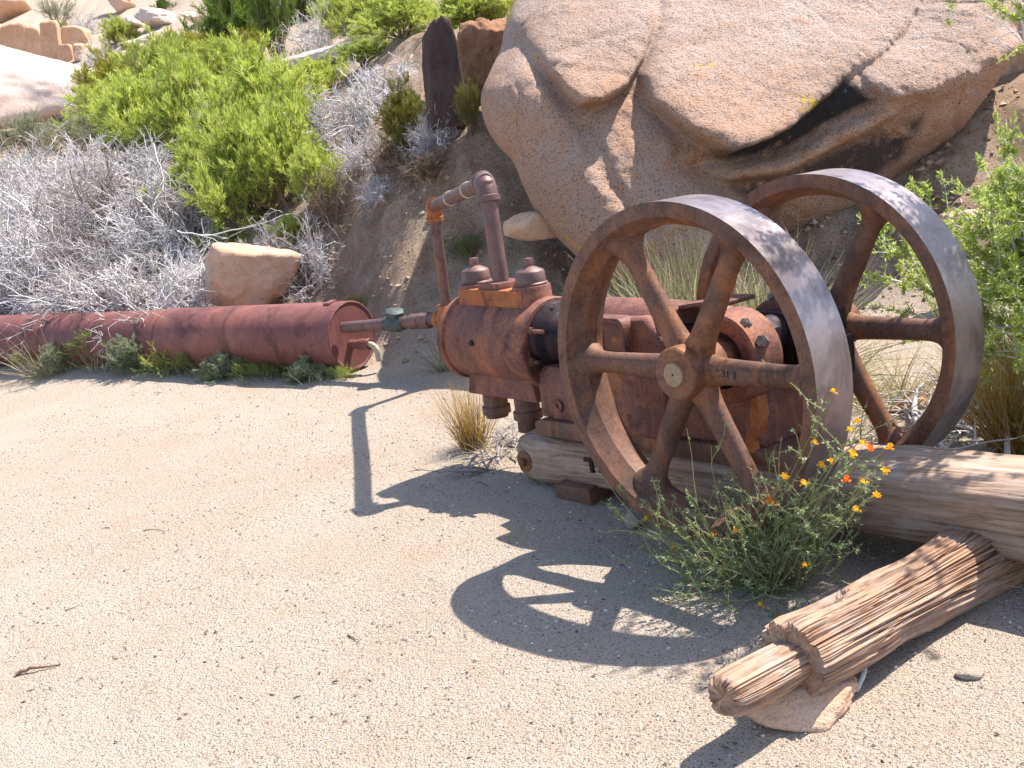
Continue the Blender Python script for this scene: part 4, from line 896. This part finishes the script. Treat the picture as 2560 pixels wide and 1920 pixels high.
# ---------------------------------------------------------------- grass tufts
def put_tuft(name, label, loc, seed, mats, H, n=420, group=None, lo=0, hi=55, droop=-.09, W=.0022, R=.05):
    e = empty(name, tuple(loc)); tag(e, label, 'grass', group)
    for j, (mt, fr) in enumerate(mats): link('blades', tuft(seed + j * 50, int(n * fr), H * (1 - .12 * j), lo, hi, droop, W, R), M[mt], e)
    return e
put_tuft('golden_grass', 'golden dry grass tuft at the foot of the compressor cylinder', sink(atZ(1022, 962, 0)), 501, (('grass_gold', .8), ('twig_brown', .3)), .37, 420, hi=34, droop=-.035, R=.05, W=.0016)
put_tuft('green_grass', 'grey green grass sticking out behind the cylinder', sink(atZ(965, 800, 0)), 503, (('grass_green', .7), ('grass_straw', .3)), .34, 160, hi=62, R=.04)
gb = [('shaded grass clump under the boulder seen through the near flywheel', 1480, 600, 5.3, .72), ('straw and green grass clump behind the near hub', 1390, 640, 5.4, .58), ('grass clump between the two flywheels', 1620, 640, 5.1, .66), ('grass clump right behind the crank', 1720, 690, 5.0, .34)]
for i, (lab, x, y, Y, H) in enumerate(gb):
    c = atY(x, y, Y); put_tuft('bunch_grass', lab, (c[0], c[1], float(ground_z(c[0], c[1])[0])), 510 + i, (('grass_green', .75), ('grass_straw', .4)), H * 1.25, 1000, lo=0, hi=66, droop=-.10, R=.17, W=.0042)
put_tuft('straw_grass', 'dry straw grass seen through the far flywheel', sink(atZ(1930, 860, .02)), 521, (('grass_straw', .7), ('grass_green', .4)), .42, 420, lo=15, hi=85, droop=-.10, R=.12)
put_tuft('golden_grass', 'golden grass tuft at the right edge behind the far flywheel', sink(atZ(2192, 968, .0)), 523, (('grass_gold', 1.0), ('grass_straw', .4)), .52, 620, hi=40, droop=-.05, R=.07)
put_tuft('straw_grass', 'pale straw grass below the bush at right', sink(atZ(2120, 820, .05)), 525, (('grass_straw', .5), ('grass_green', .6)), .42, 360, hi=60, R=.10)
put_tuft('straw_grass', 'pale straw litter between timber and far flywheel', sink(atZ(1860, 930, .02)), 527, (('grass_straw', 1),), .26, 240, lo=50, hi=92, R=.14)
for i, (x, y, H, lab) in enumerate(((800, 790, .14, 'dry grass wisps under the tank spigot'), (1060, 985, .26, 'grey straw lying at the left end of the skid'), (1985, 940, .24, 'dry straw under the far flywheel rim'))):
    put_tuft('straw_wisps', lab, sink(atZ(x, y, .0)), 530 + i, (('grass_straw', 1),), H, 130, lo=30, hi=95, droop=-.12, R=.09, W=.0016)

# weeds along the foot of the tank
wd = [(265, 792, 120), (325, 797, 105), (385, 800, 95), (430, 803, 80), (500, 806, 75), (555, 808, 62), (600, 808, 66), (670, 812, 60), (735, 812, 45), (215, 798, 90), (180, 800, 75), (90, 800, 60), (30, 795, 55), (300, 806, 60), (460, 812, 50), (635, 818, 40)]
for i, (x, y, h) in enumerate(wd):
    c = np.array(sink(atZ(x, y, .01))); kk = scale_at(c)
    put_shrub('tank_weed', 'low green weed in the row along the foot of the tank', ('loose', 'spray3', 'loose')[i % 3], (c[0], c[1], c[2] - .01), h * kk, h * kk * 1.3, ('leaf_dark', 'leaf_pale', 'leaf')[i % 3], 'weeds along the tank', cat_='weed', stem='stem')
for i, (x, y, H, lab) in enumerate(((370, 812, .20, 'thin straw grass before the middle of the tank'), (455, 806, .22, 'green and straw grass blades below the tank seam'), (560, 816, .17, 'short dry grass below the right half of the tank'), (690, 816, .16, 'short green grass near the right end of the tank'), (235, 806, .26, 'tall pale grass blades before the left half of the tank'))):
    put_tuft('tank_grass', lab, sink(atZ(x, y, 0)), 560 + i, (('grass_green', .6), ('grass_straw', .5)), H, 150, lo=5, hi=75, droop=-.06, R=.14, W=.0024)
put_tuft('dry_weed', 'pinkish dry grass stalks before the left part of the tank', sink(atZ(95, 812, .0)), 541, (('grass_straw', 1),), .52, 70, lo=20, hi=70, droop=-.02, W=.004, R=.1)
put_tuft('dry_weed', 'grey green weed clump with straw before the tank at left', sink(atZ(125, 812, .0)), 543, (('grass_green', .6), ('grass_straw', .6)), .36, 260, lo=20, hi=88, droop=-.05, W=.003, R=.1)

# ---------------------------------------------------------------- green bush at the right
def side_bush(seed):
    r = np.random.default_rng(seed); n0 = 24; a = np.radians(r.uniform(95, 285, n0)); e = np.radians(r.uniform(5, 50, n0))
    D = np.stack([np.cos(a) * np.sin(e), np.sin(a) * np.sin(e), np.cos(e)], 1)
    S = wander(disc(n0, r, .12), D, r.uniform(.5, 1.0, n0), 8, r, .13, .01)
    for k in range(6):                                          # tall stems that arch over outside the frame and shade the wheels
        j = r.normal(0, .07, (4, 3)); P = bez([np.array([0, 0, 0.]), np.array([.12, -.2, 1.0]) + j[1], np.array([-.10, -.40, 1.62]) + j[2], np.array([-.42, -.55, 1.72]) + j[3] * 1.6], 6)
        S = np.concatenate([S, P[np.linspace(0, len(P) - 1, 8).astype(int)][None]])
    p, t, q = sprout(S, 7, r, .42, .99); B = wander(p, spread(t, r, .55), r.uniform(.22, .5, len(p)) * (1.1 - .4 * q), 6, r, .17, .01)
    p, t, q = sprout(B, 5, r, .2, 1); C = wander(p, spread(t, r, .5), r.uniform(.10, .26, len(p)), 5, r, .14, .02)
    st = cat([tubes(S, np.linspace(.012, .004, 8)[None] + 0 * S[:, :, 0], 6), tubes(B, np.linspace(.0045, .002, 6)[None] + 0 * B[:, :, 0], 4), tubes(C, np.linspace(.0022, .001, 5)[None] + 0 * C[:, :, 0], 3)])
    # leaves in small rosettes along the twigs
    pts = []; dirs = []
    for Q, n in ((C, 13), (B, 12)):
        p, t, q = sprout(Q, n, r, .1, 1)
        for _ in range(7): pts.append(p + r.normal(0, .003, p.shape)); dirs.append(spread(t * .6 + np.array([0, 0, .15]), r, .7))
    p = np.concatenate(pts); d = np.concatenate(dirs); L = r.uniform(.013, .028, len(p))
    return mesh_np('branches', *st), mesh_np('foliage', *leaf_quads(p, d, L, L * .30, r), smooth_on=False)
sb, sf = side_bush(601)
bl = np.array([1.98, 4.02, 0]); e = empty('green_bush', (bl[0], bl[1], float(ground_z(bl[0], bl[1])[0]) - .02), 0); tag(e, 'fresh green small leaved bush with whitish branches at the right edge', 'bush')
link('branches', sb, M['twig_white'], e); link('foliage', sf, M['leaf_fresh'], e)
c = atY(2150, 760, 4.5); put_shrub('sage_bush', 'silvery green sage below the fresh green bush', 'loose', (c[0] + .05, c[1], float(ground_z(c[0], c[1])[0]) - .02), .62, .5, 'leaf_pale')
branch_obj('bare_branch', 'bare forked pale branch in the top right corner', [atY(2240, 150, 4.6), atY(2205, 70, 4.6), atY(2170, -20, 4.6)], .008, .004, 'twig_white', 405, 6, slen=.25)
bme_ = dead_brush(611, 26, 5, 4, .55, 60, 92, 1.7, -.06, .28)
c = sink(atZ(2110, 962, .0)); e = empty('twig_litter', c); tag(e, 'heap of grey dead twigs on the ground behind the timber', 'twigs'); link('branches', bme_, M['twig_grey'], e); e.scale = (1.1, 1.1, .6)
c = sink(atZ(1110, 985, .0)); e = empty('twig_litter', c); tag(e, 'small grey twig litter beside the left end of the skid', 'twigs'); o = link('branches', bme_, None, e); o.material_slots[0].link = 'OBJECT'; o.material_slots[0].material = M['twig_mid']; e.scale = (.62, .62, .34)

# ---------------------------------------------------------------- flowering vetch in front of the near flywheel
def vetch(loc, tips):
    r = np.random.default_rng(701); e = empty('flowering_vetch', loc); tag(e, 'wiry green plant with yellow orange flowers before the near flywheel', 'plant')
    n0 = 40; S = wander(disc(n0, r, .09), dome_dirs(n0, r, 6, 70), r.uniform(.2, .46, n0), 9, r, .16, .015)
    # a few stems sprawl to the left along the ground, as in the photograph
    nl = 30; a = np.radians(r.uniform(125, 215, nl)); el = np.radians(r.uniform(50, 84, nl)); D = np.stack([np.cos(a) * np.sin(el), np.sin(a) * np.sin(el), np.cos(el)], 1)
    S2 = wander(disc(nl, r, .08), D, r.uniform(.3, .60, nl), 9, r, .15, .03); S = np.concatenate([S, S2])
    nr = 10; a = np.radians(r.uniform(-50, 75, nr)); el = np.radians(r.uniform(5, 42, nr)); S3 = wander(disc(nr, r, .09), np.stack([np.cos(a) * np.sin(el), np.sin(a) * np.sin(el) * .4, np.cos(el)], 1), r.uniform(.3, .58, nr), 9, r, .14, .0); S = np.concatenate([S, S3])
    FS = []
    for tp_ in tips:
        b0 = disc(1, r, .09)[0]; b0[2] = 0; m1 = b0 * .6 + tp_ * .4 + r.normal(0, .02, 3) + np.array([0, 0, .05]); Q = bez([b0, m1, tp_], 4); FS.append(Q)
    S = np.concatenate([S, np.array(FS)])
    p, t, q = sprout(S, 4, r, .25, .95); B = wander(p, spread(t, r, .6), r.uniform(.05, .17, len(p)), 9, r, .16, .02)
    A = np.concatenate([S, B]); A[:, :, 2] = np.maximum(A[:, :, 2], .004)
    link('stems', mesh_np('stems', *cat([tubes(A, np.linspace(.0019, .0008, 9)[None] + 0 * A[:, :, 0], 4)])), M['stem'], e)
    p, t, q = sprout(A, 5, r, .12, 1); pts = []; ds = []
    for _ in range(5): pts.append(p); ds.append(spread(t * .3 + np.array([0, 0, .1]), r, .8))
    p = np.concatenate(pts); d = np.concatenate(ds); L = r.uniform(.006, .014, len(p))
    link('foliage', mesh_np('foliage', *leaf_quads(p, d, L, L * .38, r), smooth_on=False), M['vetch_leaf'], e)
    # dry reddish stalks
    D2 = wander(disc(18, r, .1), dome_dirs(18, r, 5, 60), r.uniform(.15, .38, 18), 6, r, .18, .0)
    link('dry_stalks', mesh_np('dry_stalks', *tubes(D2, np.full((18, 6), .0009), 3)), M['twig_brown'], e)
    return e, A
def flower_me(seed):
    """pea flower: broad banner petal, two wings and a keel"""
    r = np.random.default_rng(seed); V = []; F = []
    def petal(d, L, W, cup):
        d = np.array(d, float); d /= np.linalg.norm(d); s = np.cross(d, (0, 0, 1)); s = s / np.linalg.norm(s) if np.linalg.norm(s) > .1 else np.array([1.0, 0, 0]); u = np.cross(s, d); n = len(V)
        for t, w, h in ((0, .12, 0), (.35, .8, .12), (.7, 1, .2), (1, .45, .12)):
            for q in (-1, 0, 1): V.append(d * L * t + s * W * .5 * w * q + u * (h * L * .6 + cup * abs(q) * w * L))
        for i in range(3):
            for j in range(2): F.append((n + i * 3 + j, n + i * 3 + j + 1, n + i * 3 + j + 4, n + i * 3 + j + 3))
    for q in range(3):
        n_0 = len(V); petal((.25, 0, 1), .0105, .012, .10); petal((1, .45, .25), .0085, .006, .15); petal((1, -.45, .25), .0085, .006, .15); petal((1, 0, -.1), .008, .0045, .25)
        ca, sa = math.cos(2.1 * q + r.uniform(-.4, .4)), math.sin(2.1 * q); sc = r.uniform(.75, 1.05)
        for i in range(n_0, len(V)): x, y, z = V[i]; V[i] = np.array([sc * (x * ca - y * sa) + .003 * ca, sc * (x * sa + y * ca) + .003 * sa, sc * z + .002 * q])
    return mesh_np('flower', np.array(V), np.array(F))
FL = flower_me(1)
spots = [(1800, 850), (1853, 915), (1838, 933), (1878, 972), (1864, 942 + 20), (1920, 972), (1840, 985), (1795, 1000), (1775, 1008), (1828, 1040), (1866, 1045), (1912, 1022), (1848, 1105), (1740, 1048), (1695, 1035), (1660, 1085), (1668, 1092), (1592, 1150), (1540, 1160), (1395, 1125), (1742, 1225), (1570, 1268), (1642, 1312), (1455, 1190), (1896, 1075), (1760, 960)]
r_ = np.random.default_rng(5)
vl = np.array(sink(atZ(1680, 1262, 0.0))); tips = []
for x, y in spots:
    dr_ = ray(x, y); w = EYE + dr_ * (((OM + AX * (-.408 - r_.uniform(.04, .16)) - EYE) @ AX) / (dr_ @ AX))
    if w[2] < .02: w = atZ(x, y, .02)
    tips.append(w - vl)
ve, VA = vetch(tuple(vl), tips)
for i, tip in enumerate(tips):
    o = bpy.data.objects.new('flower', FL); col.objects.link(o); o.parent = ve; o.location = tuple(tip); o.rotation_euler = (r_.uniform(-.5, .5), r_.uniform(-.6, .3), r_.uniform(3.2, 6.2)); s_ = r_.uniform(.95, 1.3); o.scale = (s_,) * 3
    if len(FL.materials) == 0: FL.materials.append(None)
    o.material_slots[0].link = 'OBJECT'; o.material_slots[0].material = M['petal_red' if i % 6 == 3 else 'petal']

# ---------------------------------------------------------------- bits on the gravel
def stick(name, label, pts, r0, mat='twig_brown'):
    P = bez(pts, 5); P = P + np.random.default_rng(len(label)).normal(0, r0 * .3, P.shape); P[:, 2] += np.array([ground_z(p[0], p[1])[0] for p in P]); return tag(link(name, mesh_np(name, *tubes(P[None], np.linspace(r0, r0 * .35, len(P))[None], 6)), M[mat]), label, 'twig')
def gp(x, y, z=.004): q = atZ(x, y, 0); q[2] = z; return q
stick('bark_sliver', 'reddish brown bark sliver on the gravel at lower left', [gp(34, 1456), gp(60, 1449, .012), gp(95, 1443, .012), gp(130, 1432)], .007)
stick('twig', 'thin dark twig on the gravel above the bark sliver', [gp(140, 1318), gp(158, 1312), gp(172, 1306)], .0022)
stick('twig', 'short dark twig at the lower centre of the gravel', [gp(752, 1270 + 100), gp(765, 1380), gp(778, 1387)], .003)
stick('twig', 'long thin twig left of the pipe shadow', [gp(310, 1150), gp(335, 1145), gp(358, 1150)], .0022)
stick('root', 'pale forked root beside the flat stone', [gp(1872, 1440, .06), gp(1868, 1470, .03), gp(1850, 1500, .01), gp(1820, 1506, .01)], .010, 'twig_white')
stick('twig', 'curved pale straw stalk on the gravel at the right edge', [gp(2105, 1300), gp(2150, 1285, .02), gp(2205, 1282, .01)], .0025, 'grass_straw')

# dry litter: slivers of bark and leaf too small to count
r = np.random.default_rng(909); n = 700; x = r.uniform(-2.4, 1.9, n); y = 2.0 + 5.5 * r.uniform(0, 1, n) ** 1.3
kp = fbm(np.stack([x, y, 0 * x], 1), 1.6, 3, 99) + r.uniform(-.3, .3, n) > .02; x, y = x[kp], y[kp]; n = len(x); a = r.uniform(0, 6.28, n); L = r.uniform(.006, .028, n) * r.uniform(.4, 1, n)
p0 = np.stack([x, y, ground_z(x, y) + .003], 1); dv = np.stack([np.cos(a), np.sin(a), r.uniform(-.1, .25, n)], 1)
P = np.stack([p0, p0 + dv * L[:, None] * .5 + np.array([0, 0, .001]), p0 + dv * L[:, None]], 1)
tag(link('dry_litter', mesh_np('dry_litter', *tubes(P, np.tile(np.array([.0012, .0020, .0008]), (n, 1)) * r.uniform(.6, 1.5, (n, 1)), 4)), M['twig_brown']), 'tiny dry slivers of bark and leaf on the gravel', 'litter', kind='stuff')
